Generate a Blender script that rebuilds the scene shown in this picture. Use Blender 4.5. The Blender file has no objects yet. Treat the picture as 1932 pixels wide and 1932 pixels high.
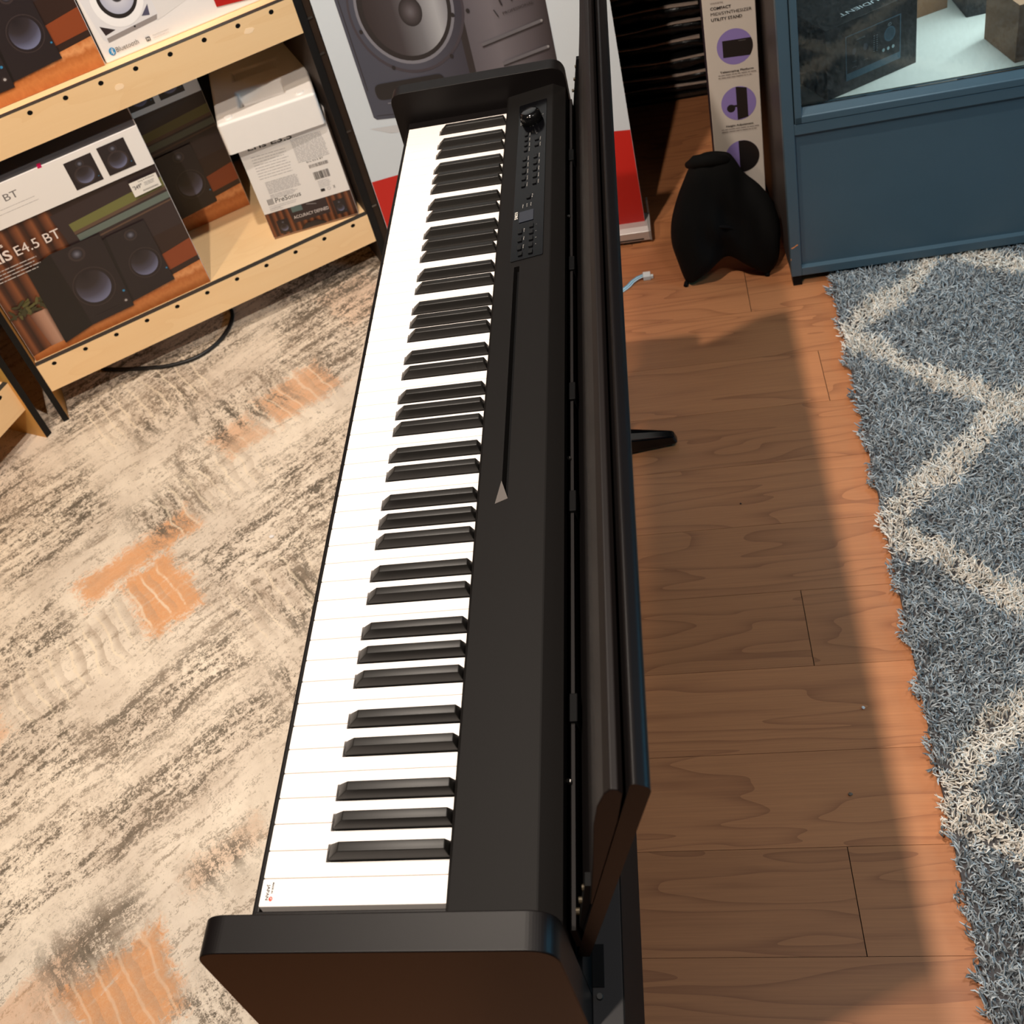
import bpy, bmesh, math, random
import numpy as np
from mathutils import Vector, Matrix
random.seed(7)
RNG = np.random.default_rng(5)
S = bpy.context.scene
COL = S.collection
PI = math.pi

# ------------------------------------------------------------------ camera
IMG = 1932.0
cam_d = bpy.data.cameras.new('camera')
cam = bpy.data.objects.new('camera', cam_d)
COL.objects.link(cam)
Rm = Matrix(((0.968938, 0.126784, 0.212333), (0.078582, 0.656249, -0.750441), (-0.234487, 0.743817, 0.625901)))
cam.matrix_world = Matrix.Translation((0.42272, -0.3837, 1.6719)) @ Rm.to_4x4()
cam_d.sensor_width = 36
cam_d.sensor_fit = 'HORIZONTAL'
cam_d.lens = 2162.32 / IMG * 36
cam_d.shift_x = -(845.38 - 966) / IMG
cam_d.shift_y = (593.4 - 966) / IMG
cam_d.clip_start = 0.02
cam_d.dof.use_dof = True
cam_d.dof.focus_distance = 1.35
cam_d.dof.aperture_fstop = 13.0
S.camera = cam

# ------------------------------------------------------------------ colour management, world, lights
S.view_settings.view_transform = 'Standard'
S.view_settings.look = 'None'
S.view_settings.exposure = 0.0
S.view_settings.gamma = 1.0
S.view_settings.use_curve_mapping = False


def lin(c):
    return tuple(((v / 255) / 12.92 if v <= 10 else (((v / 255) + 0.055) / 1.055) ** 2.4) for v in c)


world = bpy.data.worlds.new('world')
S.world = world
world.use_nodes = True
world.node_tree.nodes['Background'].inputs[0].default_value = (1.0, 0.86, 0.74, 1)
world.node_tree.nodes['Background'].inputs[1].default_value = 0.10


def light(name, kind, loc, target, energy, color, size=0.1, **kw):
    d = bpy.data.lights.new(name, kind)
    d.energy = energy
    d.color = color
    if kind == 'AREA':
        d.shape = 'RECTANGLE'
        d.size = size
        d.size_y = kw.pop('size_y', size)
    else:
        d.shadow_soft_size = size
    for k, v in kw.items():
        setattr(d, k, v)
    o = bpy.data.objects.new(name, d)
    COL.objects.link(o)
    o.location = loc
    q = (Vector(target) - Vector(loc)).to_track_quat('-Z', 'Y')
    o.rotation_euler = q.to_euler()
    return o


WARM = (1.0, 0.875, 0.755)
light('ceiling_spot_near', 'SPOT', (-0.118, -0.42, 2.68), (-0.15, 0.85, 0.3), 160, WARM, 0.03, spot_size=math.radians(74), spot_blend=0.35)
light('ceiling_spot_middle', 'SPOT', (-0.118, 0.85, 2.68), (-0.30, 1.0, 0.3), 125, WARM, 0.03, spot_size=math.radians(84), spot_blend=0.45)
light('ceiling_spot_shelf', 'SPOT', (-1.05, -0.10, 2.68), (-0.90, 1.45, 0.45), 78, (1.0, 0.80, 0.58), 0.06, spot_size=math.radians(62), spot_blend=0.5)
light('aisle_fill_spot', 'SPOT', (1.10, 0.15, 2.68), (0.80, 0.45, 0.0), 72, (1.0, 0.93, 0.88), 0.22, spot_size=math.radians(64), spot_blend=0.9)  # added fill lamp, lifts the floor in the lid's shadow
light('blue_lit_case', 'AREA', (2.35, 0.75, 1.20), (0.3, 0.45, 0.85), 13, (0.14, 0.64, 1.0), 0.8, size_y=0.22)
light('cabinet_led_strip', 'AREA', (1.12, 1.72, 0.90), (1.10, 1.74, 0.3), 4.6, (0.80, 0.97, 1.0), 0.7, size_y=0.04)


# ------------------------------------------------------------------ node / material helpers
def new_mat(name):
    m = bpy.data.materials.new(name)
    m.use_nodes = True
    nt = m.node_tree
    for n in list(nt.nodes):
        nt.nodes.remove(n)
    out = nt.nodes.new('ShaderNodeOutputMaterial')
    b = nt.nodes.new('ShaderNodeBsdfPrincipled')
    nt.links.new(b.outputs[0], out.inputs[0])
    return m, nt, b


class G:
    """tiny node-graph helper"""
    def __init__(self, nt):
        self.nt = nt

    def n(self, typ, ins=None, **props):
        nd = self.nt.nodes.new(typ)
        for k, v in props.items():
            setattr(nd, k, v)
        for k, v in (ins or {}).items():
            s = nd.inputs[k]
            if hasattr(v, 'is_output'):
                self.nt.links.new(v, s)
            else:
                s.default_value = v
        return nd

    def math(self, op, a, b=None, c=None, clamp=False):
        ins = {0: a}
        if b is not None:
            ins[1] = b
        if c is not None:
            ins[2] = c
        nd = self.n('ShaderNodeMath', ins, operation=op)
        nd.use_clamp = clamp
        return nd.outputs[0]

    def mix(self, f, a, b, blend='MIX'):
        nd = self.nt.nodes.new('ShaderNodeMix')
        nd.data_type = 'RGBA'
        nd.blend_type = blend
        for i, v in ((0, f), (6, a), (7, b)):
            if hasattr(v, 'is_output'):
                self.nt.links.new(v, nd.inputs[i])
            else:
                nd.inputs[i].default_value = v if i == 0 else (*v[:3], 1)
        return nd.outputs[2]

    def noise(self, vec, scale, detail=3, rough=0.55, dist=0.0):
        nd = self.n('ShaderNodeTexNoise', {'Vector': vec, 'Scale': scale, 'Detail': detail, 'Roughness': rough, 'Distortion': dist})
        return nd.outputs[0]

    def coord(self, which='Object'):
        return self.n('ShaderNodeTexCoord').outputs[which]

    def mapping(self, vec, loc=(0, 0, 0), rot=(0, 0, 0), scale=(1, 1, 1)):
        return self.n('ShaderNodeMapping', {'Vector': vec, 'Location': loc, 'Rotation': rot, 'Scale': scale}).outputs[0]

    def ramp(self, fac, stops):
        nd = self.n('ShaderNodeValToRGB', {'Fac': fac})
        cr = nd.color_ramp
        while len(cr.elements) < len(stops):
            cr.elements.new(0.5)
        for e, (p, c) in zip(cr.elements, stops):
            e.position = p
            e.color = (*c[:3], 1)
        return nd.outputs[0]

    def step(self, v, a, b):
        nd = self.n('ShaderNodeMapRange', {'Value': v, 'From Min': a, 'From Max': b, 'To Min': 0.0, 'To Max': 1.0})
        nd.interpolation_type = 'SMOOTHSTEP'
        return nd.outputs[0]

    def bump(self, h, strength, dist=0.001):
        return self.n('ShaderNodeBump', {'Height': h, 'Strength': strength, 'Distance': dist}).outputs[0]


def mat(name, rgb, rough=0.5, metal=0.0, spec=0.5, vary=0.0, vscale=30, bump=0.0, bscale=400, bdist=0.0005, coat=0.0):
    m, nt, b = new_mat(name)
    g = G(nt)
    c = lin(rgb)
    b.inputs['Base Color'].default_value = (*c, 1)
    b.inputs['Roughness'].default_value = rough
    b.inputs['Metallic'].default_value = metal
    b.inputs['Specular IOR Level'].default_value = spec
    b.inputs['Coat Weight'].default_value = coat
    co = g.coord()
    if vary:
        f = g.noise(co, vscale)
        d = tuple(v * (1 - vary) for v in c)
        e = tuple(min(1, v * (1 + vary)) for v in c)
        nt.links.new(g.mix(f, d, e), b.inputs['Base Color'])
    if bump:
        nt.links.new(g.bump(g.noise(co, bscale, 2), bump, bdist), b.inputs['Normal'])
    return m


def wood_mat(name, light_c, dark_c, rough=0.45, scale=(1.2, 14, 14), rot=(0, 0, 0), rings=6, contrast=1.0, rand=True):
    m, nt, b = new_mat(name)
    g = G(nt)
    v = g.mapping(g.coord(), rot=rot)
    if rand:
        r = g.n('ShaderNodeObjectInfo').outputs['Random']
        off = g.n('ShaderNodeCombineXYZ', {0: g.math('MULTIPLY', r, 37.0), 1: g.math('MULTIPLY', r, 91.0), 2: 0.0}).outputs[0]
        v = g.n('ShaderNodeVectorMath', {0: v, 1: off}, operation='ADD').outputs[0]
    v = g.mapping(v, scale=scale)
    big = g.noise(v, 1.0, 2, 0.5, 0.3)
    ring = g.math('FRACT', g.math('MULTIPLY', big, rings))
    ring = g.math('POWER', ring, 5.0)
    fine = g.noise(g.mapping(v, scale=(1.5, 9, 9)), 3.0, 4, 0.65)
    f = g.math('ADD', g.math('MULTIPLY', ring, 0.45 * contrast), g.math('MULTIPLY', fine, 0.7 * contrast))
    f = g.math('SUBTRACT', f, 0.12)
    col = g.mix(g.math('MINIMUM', g.math('MAXIMUM', f, 0.0), 1.0), lin(light_c), lin(dark_c))
    if rand:
        k = g.math('ADD', g.math('MULTIPLY', r, 0.22), 0.89)
        kk = g.n('ShaderNodeCombineXYZ', {0: k, 1: k, 2: k}).outputs[0]
        col = g.mix(1.0, col, kk, 'MULTIPLY')
    nt.links.new(col, b.inputs['Base Color'])
    b.inputs['Roughness'].default_value = rough
    nt.links.new(g.bump(fine, 0.12, 0.0004), b.inputs['Normal'])
    return m


M = {}
M['satin_black'] = mat('satin_black', (16, 13, 13), 0.42, spec=0.19, bump=0.25, bscale=1500, bdist=0.0002)
M['panel_black'] = mat('panel_black', (17, 15, 14), 0.58, spec=0.19, bump=0.2, bscale=1800, bdist=0.0002)
M['dark_black'] = mat('dark_black', (9, 9, 9), 0.55, spec=0.2)
M['deep_black'] = mat('deep_black', (7, 7, 8), 0.7, spec=0.15)
M['gloss_black'] = mat('gloss_black', (12, 12, 13), 0.12, spec=0.5)
M['key_white'] = mat('key_white', (250, 243, 238), 0.16, spec=0.5)
M['key_black'] = mat('key_black', (27, 25, 23), 0.42, spec=0.4, bump=0.15, bscale=2500, bdist=0.0001)
M['steel'] = mat('steel', (120, 118, 115), 0.35, metal=0.9)
M['brass'] = mat('brass_screw', (60, 52, 38), 0.5, metal=0.6)
M['silver'] = mat('silver_aluminium', (205, 200, 198), 0.4, metal=0.35, vary=0.04, vscale=40)
M['cable'] = mat('black_rubber', (22, 22, 24), 0.45)
M['edge_grey'] = mat('dark_grey_edge', (52, 48, 44), 0.7, vary=0.25, vscale=300)
M['post_black'] = mat('post_black', (18, 17, 17), 0.6, spec=0.25, vary=0.3, vscale=60)
M['post_brown'] = mat('post_brown', (46, 32, 22), 0.6, vary=0.3, vscale=40)
M['birch'] = wood_mat('birch_plywood', (250, 214, 164), (236, 192, 136), 0.5, (2.0, 9, 9), rings=5, contrast=0.55)
M['birch_edge'] = wood_mat('birch_panel', (224, 170, 92), (188, 128, 60), 0.5, (9, 9, 1.5), rings=5, contrast=0.7)
M['laminate'] = wood_mat('laminate_plank', (196, 131, 86), (130, 77, 50), 0.42, (1.5, 11, 11), rings=9, contrast=0.95)
M['joint'] = mat('plank_joint', (40, 25, 18), 0.8)
M['foam'] = mat('white_foam', (244, 240, 236), 0.5, vary=0.02)
M['card_white'] = mat('white_card', (238, 234, 232), 0.38)
M['card_kraft'] = mat('kraft_card', (150, 112, 82), 0.75, vary=0.08)
M['card_dark'] = mat('dark_card', (26, 24, 27), 0.55)
M['paint_teal'] = mat('blue_grey_paint', (63, 85, 98), 0.42, vary=0.06, vscale=12, bump=0.35, bscale=140, bdist=0.0006)
M['case_side'] = mat('brown_black_side', (52, 42, 38), 0.55, vary=0.15, vscale=10)
M['case_floor'] = mat('pale_case_floor', (222, 222, 214), 0.6, vary=0.08, vscale=6)
M['chip'] = mat('bare_orange_wood', (214, 140, 84), 0.8)
M['wall'] = mat('plaster_wall', (74, 68, 64), 0.85, bump=0.2, bscale=60)
M['dark_wall'] = mat('dark_back_wall', (40, 34, 31), 0.85)
M['fabric_black'] = mat('black_nylon', (13, 13, 13), 0.85, spec=0.15, bump=0.4, bscale=700, bdist=0.0006)
M['plastic_film'] = mat('black_plastic_wrap', (10, 10, 11), 0.34, spec=0.4, bump=0.4, bscale=38, bdist=0.008)
M['paper'] = mat('pale_paper_edge', (190, 170, 156), 0.7, vary=0.2, vscale=90)
M['yarn_grey'] = None
M['wire_white'] = mat('white_wire', (225, 240, 245), 0.4)
M['wire_blue'] = mat('blue_wire', (90, 180, 215), 0.4)
M['green'] = mat('green_card', (70, 150, 60), 0.5)

# flat print inks
INK = {}


def ink(name, rgb, rough=0.4, vary=0.0, vscale=20):
    if name not in INK:
        INK[name] = mat('ink_' + name, rgb, rough, vary=vary, vscale=vscale)
    return INK[name]


def ink_radial(name, stops, rough=0.4, c=(0.5, 0.5), k=2.0):
    """printed radial shading: Generated-free, uses a UV map laid over each printed disc"""
    if name in INK:
        return INK[name]
    m, nt, b = new_mat('ink_' + name)
    g = G(nt)
    uv = g.n('ShaderNodeUVMap').outputs[0]
    v = g.n('ShaderNodeVectorMath', {0: uv, 1: (c[0], c[1], 0)}, operation='SUBTRACT').outputs[0]
    ln = g.n('ShaderNodeVectorMath', {0: v}, operation='LENGTH').outputs['Value']
    col = g.ramp(g.math('MULTIPLY', ln, k), [(p, lin(q)) for p, q in stops])
    nt.links.new(col, b.inputs['Base Color'])
    b.inputs['Roughness'].default_value = rough
    INK[name] = m
    return m


def ink_linear(name, stops, rough=0.4, noise=0.0, scale=(1, 1), stripes=0):
    """printed gradient along the u axis of the printed shape"""
    if name in INK:
        return INK[name]
    m, nt, b = new_mat('ink_' + name)
    g = G(nt)
    uv = g.n('ShaderNodeUVMap').outputs[0]
    sp = g.n('ShaderNodeSeparateXYZ', {0: uv})
    f = sp.outputs[0]
    if stripes:
        f = g.math('FRACT', g.math('MULTIPLY', f, float(stripes)))
    if noise:
        nz = g.noise(g.mapping(uv, scale=(scale[0], scale[1], 1)), 4.0, 4, 0.6)
        f = g.math('ADD', f, g.math('MULTIPLY', g.math('SUBTRACT', nz, 0.5), noise))
    col = g.ramp(f, [(p, lin(c)) for p, c in stops])
    nt.links.new(col, b.inputs['Base Color'])
    b.inputs['Roughness'].default_value = rough
    INK[name] = m
    return m


# ------------------------------------------------------------------ mesh helpers
class MB:
    def __init__(self):
        self.v = []
        self.f = []
        self.mi = []

    def add(self, verts, faces, mi=0):
        o = len(self.v)
        self.v += [tuple(p) for p in verts]
        self.f += [tuple(i + o for i in f) for f in faces]
        self.mi += [mi] * len(faces)
        return self

    def box(self, x0, x1, y0, y1, z0, z1, mi=0):
        v = [(x, y, z) for z in (z0, z1) for y in (y0, y1) for x in (x0, x1)]
        return self.add(v, [(0, 2, 3, 1), (4, 5, 7, 6), (0, 1, 5, 4), (2, 6, 7, 3), (0, 4, 6, 2), (1, 3, 7, 5)], mi)

    def prism(self, poly, axis, a, b, mi=0):
        """poly: 2-D outline; axis 0/1/2 = extrusion axis; other coords in cyclic-free order"""
        n = len(poly)

        def P(p, t):
            if axis == 1:
                return (p[0], t, p[1])
            if axis == 0:
                return (t, p[0], p[1])
            return (p[0], p[1], t)
        v = [P(p, a) for p in poly] + [P(p, b) for p in poly]
        area = sum(poly[i][0] * poly[(i + 1) % n][1] - poly[(i + 1) % n][0] * poly[i][1] for i in range(n))
        flip = (area > 0) == (axis != 1)
        f1 = tuple(range(n))
        f2 = tuple(range(n, 2 * n))
        fs = []
        if flip:
            fs.append(f1[::-1])
            fs.append(f2)
            fs += [(i, (i + 1) % n, n + (i + 1) % n, n + i) for i in range(n)]
        else:
            fs.append(f1)
            fs.append(f2[::-1])
            fs += [(i, n + i, n + (i + 1) % n, (i + 1) % n) for i in range(n)]
        return self.add(v, fs, mi)

    def cyl(self, c, r, h, axis=2, seg=20, r2=None, mi=0):
        r2 = r if r2 is None else r2
        v = []
        for k, rr in ((0, r), (1, r2)):
            for i in range(seg):
                a = 2 * PI * i / seg
                p = [rr * math.cos(a), rr * math.sin(a), k * h]
                if axis == 0:
                    p = [p[2], p[0], p[1]]
                elif axis == 1:
                    p = [p[1], p[2], p[0]]
                v.append((c[0] + p[0], c[1] + p[1], c[2] + p[2]))
        f = [tuple(range(seg))[::-1], tuple(range(seg, 2 * seg))]
        f += [(i, (i + 1) % seg, seg + (i + 1) % seg, seg + i) for i in range(seg)]
        return self.add(v, f, mi)

    def tube(self, pts, r, seg=8, mi=0, radii=None):
        P = [Vector(p) for p in pts]
        v = []
        for i, p in enumerate(P):
            t = (P[min(i + 1, len(P) - 1)] - P[max(i - 1, 0)]).normalized()
            up = Vector((0, 0, 1)) if abs(t.z) < 0.9 else Vector((1, 0, 0))
            a = t.cross(up).normalized()
            b = t.cross(a)
            rr = radii[i] if radii else r
            for k in range(seg):
                w = 2 * PI * k / seg
                v.append(p + a * (rr * math.cos(w)) + b * (rr * math.sin(w)))
        f = [tuple(range(seg)), tuple(range((len(P) - 1) * seg, len(P) * seg))[::-1]]
        for i in range(len(P) - 1):
            for k in range(seg):
                f.append((i * seg + k, (i + 1) * seg + k, (i + 1) * seg + (k + 1) % seg, i * seg + (k + 1) % seg))
        return self.add(v, f, mi)

    def build(self, name, mats, parent=None, smooth=False, bevel=0.0, seg=2, fix=True):
        me = bpy.data.meshes.new(name)
        me.from_pydata(self.v, [], self.f)
        if not isinstance(mats, (list, tuple)):
            mats = [mats]
        for m in mats:
            me.materials.append(m)
        me.polygons.foreach_set('material_index', self.mi)
        if fix:
            bm = bmesh.new()
            bm.from_mesh(me)
            bmesh.ops.recalc_face_normals(bm, faces=bm.faces)
            bm.to_mesh(me)
            bm.free()
        if smooth:
            me.polygons.foreach_set('use_smooth', [True] * len(me.polygons))
        me.update()
        o = bpy.data.objects.new(name, me)
        COL.objects.link(o)
        if parent:
            o.parent = parent
        if bevel:
            md = o.modifiers.new('bevel', 'BEVEL')
            md.width = bevel
            md.segments = seg
            md.limit_method = 'ANGLE'
            md.angle_limit = math.radians(40)
            md.harden_normals = False
        return o


def tag(o, label=None, cat=None, group=None, kind=None):
    if label:
        o['label'] = label
    if cat:
        o['category'] = cat
    if group:
        o['group'] = group
    if kind:
        o['kind'] = kind
    return o


def empty(name, loc=(0, 0, 0), rz=0.0, label=None, cat=None, group=None, tilt=0.0):
    o = bpy.data.objects.new(name, None)
    COL.objects.link(o)
    o.empty_display_size = 0.05
    o.location = loc
    o.rotation_euler = (0, tilt, rz)
    return tag(o, label, cat, group)


def round_poly(pts, rads, seg=5):
    out = []
    n = len(pts)
    for i, p in enumerate(pts):
        r = rads[i] if isinstance(rads, (list, tuple)) else rads
        if r <= 0:
            out.append(p)
            continue
        a = Vector(pts[i - 1]) - Vector(p)
        b = Vector(pts[(i + 1) % n]) - Vector(p)
        ang = a.angle(b)
        d = min(r / math.tan(ang / 2), a.length * 0.49, b.length * 0.49)
        p0 = Vector(p) + a.normalized() * d
        p1 = Vector(p) + b.normalized() * d
        for k in range(seg + 1):
            t = k / seg
            q = p0 * (1 - t) ** 2 + Vector(p) * (2 * t * (1 - t)) + p1 * t * t
            out.append((q.x, q.y))
    return out


_text_cache = {}


def text_tris(s, bold=False):
    """flat outline mesh of a string in the built-in font, unit cap height, left aligned at x = 0"""
    key = (s, bold)
    if key in _text_cache:
        return _text_cache[key]
    cu = bpy.data.curves.new('t', 'FONT')
    cu.body = s
    cu.size = 1.0
    cu.resolution_u = 3
    if bold:
        cu.offset = 0.022
    o = bpy.data.objects.new('t', cu)
    COL.objects.link(o)
    dg = bpy.context.evaluated_depsgraph_get()
    me = bpy.data.meshes.new_from_object(o.evaluated_get(dg))
    v = [tuple(x.co) for x in me.vertices]
    f = [tuple(p.vertices) for p in me.polygons]
    bpy.data.objects.remove(o)
    bpy.data.meshes.remove(me)
    bpy.data.curves.remove(cu)
    if v:
        x0 = min(p[0] for p in v)
        x1 = max(p[0] for p in v)
        v = [((p[0] - x0) / 0.69, p[1] / 0.69) for p in v]
        w = (x1 - x0) / 0.69
    else:
        w = 0
    _text_cache[key] = (v, f, w)
    return _text_cache[key]


class Print:
    """flat print: coloured shapes lying on one plane of an object, one mesh, a hair thick apart"""
    def __init__(self, O, U, V, N, step=0.00012):
        self.O, self.U, self.V, self.N = Vector(O), Vector(U), Vector(V), Vector(N)
        self.step = step
        self.v, self.f, self.mi, self.uv, self.mats = [], [], [], [], []
        self.k = 1

    def _m(self, m):
        if m not in self.mats:
            self.mats.append(m)
        return self.mats.index(m)

    def _add(self, pts, faces, m, uvs):
        h = self.k * self.step
        o = len(self.v)
        self.v += [tuple(self.O + self.U * p[0] + self.V * p[1] + self.N * h) for p in pts]
        mi = self._m(m)
        for f in faces:
            self.f.append(tuple(i + o for i in f))
            self.mi.append(mi)
            self.uv.append([uvs[i] for i in f])

    def layer(self):
        self.k += 1
        return self

    def poly(self, pts, m, uv=None):
        if uv is None:
            xs = [p[0] for p in pts]
            ys = [p[1] for p in pts]
            w = max(max(xs) - min(xs), 1e-6)
            h = max(max(ys) - min(ys), 1e-6)
            uv = [((p[0] - min(xs)) / w, (p[1] - min(ys)) / h) for p in pts]
        self.layer()
        self._add(pts, [tuple(range(len(pts)))], m, uv)
        return self

    def rect(self, x0, y0, x1, y1, m):
        return self.poly([(x0, y0), (x1, y0), (x1, y1), (x0, y1)], m, [(0, 0), (1, 0), (1, 1), (0, 1)])

    def rrect(self, x0, y0, x1, y1, r, m):
        return self.poly(round_poly([(x0, y0), (x1, y0), (x1, y1), (x0, y1)], r, 4), m)

    def disc(self, cx, cy, rx, ry, m, seg=32, rot=0.0, inner=None):
        c, s = math.cos(rot), math.sin(rot)

        def P(a, k=1.0):
            x, y = rx * k * math.cos(a), ry * k * math.sin(a)
            return (cx + x * c - y * s, cy + x * s + y * c)
        A = [2 * PI * i / seg for i in range(seg)]
        if inner:
            self.layer()
            pts = [P(a) for a in A] + [P(a, inner) for a in A]
            uv = [(0.5 + 0.5 * math.cos(a), 0.5 + 0.5 * math.sin(a)) for a in A] + [(0.5 + 0.5 * inner * math.cos(a), 0.5 + 0.5 * inner * math.sin(a)) for a in A]
            self._add(pts, [(i, (i + 1) % seg, seg + (i + 1) % seg, seg + i) for i in range(seg)], m, uv)
            return self
        return self.poly([P(a) for a in A], m, [(0.5 + 0.5 * math.cos(a), 0.5 + 0.5 * math.sin(a)) for a in A])

    def line(self, x0, y0, x1, y1, w, m):
        d = Vector((x1 - x0, y1 - y0)).normalized()
        n = Vector((-d.y, d.x)) * (w / 2)
        return self.poly([(x0 - n.x, y0 - n.y), (x1 - n.x, y1 - n.y), (x1 + n.x, y1 + n.y), (x0 + n.x, y0 + n.y)], m)

    def text(self, s, x, y, h, m, rot=0.0, width=None, bold=False, align='l', slant=0.0):
        v, f, w = text_tris(s, bold)
        kx = h if width is None else width / max(w, 1e-6)
        x0 = {'l': 0, 'r': -w * kx, 'c': -w * kx / 2}[align]
        c, sn = math.cos(rot), math.sin(rot)
        pts = []
        for p in v:
            a, b = p[0] * kx + x0 + slant * p[1] * h, p[1] * h
            pts.append((x + a * c - b * sn, y + a * sn + b * c))
        self.layer()
        self._add(pts, f, m, [(0, 0)] * len(pts))
        return self

    def lines(self, x0, x1, y0, pitch, n, w, m, ragged=0.12, seed=1):
        """unreadably small print: rows of short word-like dashes"""
        r = random.Random(seed)
        self.layer()
        for i in range(n):
            y = y0 - i * pitch
            x = x0
            xe = x1 - (x1 - x0) * ragged * r.random()
            while x < xe:
                l = min((0.6 + 2.2 * r.random()) * w * 3.2, xe - x)
                self._add([(x, y), (x + l, y), (x + l, y + w), (x, y + w)], [(0, 1, 2, 3)], m, [(0, 0)] * 4)
                x += l + w * 0.9
        return self

    def build(self, name, parent, label=None):
        me = bpy.data.meshes.new(name)
        me.from_pydata(self.v, [], self.f)
        for m in self.mats:
            me.materials.append(m)
        me.polygons.foreach_set('material_index', self.mi)
        ul = me.uv_layers.new(name='UVMap')
        flat = [c for face in self.uv for u in face for c in u]
        ul.data.foreach_set('uv', flat)
        me.update()
        o = bpy.data.objects.new(name, me)
        COL.objects.link(o)
        o.parent = parent
        # every printed shape faces outwards
        n = (self.U.cross(self.V))
        if n.dot(self.N) < 0:
            me.flip_normals()
        if label:
            o['label'] = label
        return o


def struct(o):
    o['kind'] = 'structure'
    return o


# ================================================================== ROOM
X0, X1, Y0, Y1, ZC = -2.6, 2.7, -1.9, 3.3, 2.8
fl = struct(MB().box(X0, X1, Y0, Y1, -0.10, -0.0035).build('floor', M['joint']))
struct(MB().box(X0, X1, Y0, Y1, ZC, ZC + 0.1).build('ceiling', M['wall']))
struct(MB().box(X0 - 0.1, X0, Y0, Y1, -0.1, ZC).build('wall_left', M['wall']))
struct(MB().box(X0, X1, Y1, Y1 + 0.1, -0.1, ZC).build('wall_back', M['dark_wall']))
struct(MB().box(X0, X1, Y0 - 0.1, Y0, -0.1, ZC).build('wall_front', M['wall']))
struct(MB().box(X1, X1 + 0.1, Y0, Y1, -0.1, ZC).build('wall_right', M['wall']))

# laminate strips, each a piece of the floor; joints as in the photograph (pitch 0.1415 m)
P = 0.1415
row0 = 0.226
joints = {0: 0.528, 3: 0.528, 7: 0.645, 9: 0.531, 1: -0.35, 2: 1.42, 4: 0.05, 5: 1.30, 6: -0.10, 8: 1.15}
shared = {}
for k in range(-15, 22):
    y0 = row0 + k * P
    y1 = y0 + P
    if y0 < Y0 or y1 > Y1:
        continue
    j = joints.get(k, random.Random(k + 50).uniform(-0.6, 1.2))
    cuts = [X0]
    x = j - 1.21 * 4
    while x < X1:
        if x > X0 + 0.05:
            cuts.append(x)
        x += 1.21
    cuts.append(X1)
    for a, b in zip(cuts[:-1], cuts[1:]):
        L = round(b - a, 3)
        if L not in shared:
            e = 0.0009
            mb = MB().box(-L / 2 + e * 0.7, L / 2 - e * 0.7, -P / 2 + 0.0003, P / 2 - 0.0003, -0.0045, 0.0)
            o = mb.build('plank', M['laminate'], fl)
            shared[L] = o.data
        else:
            o = bpy.data.objects.new('plank', shared[L])
            COL.objects.link(o)
            o.parent = fl
        o.location = ((a + b) / 2, (y0 + y1) / 2, 0)

# ================================================================== CARPET (left)
CA = math.radians(42)


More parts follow.
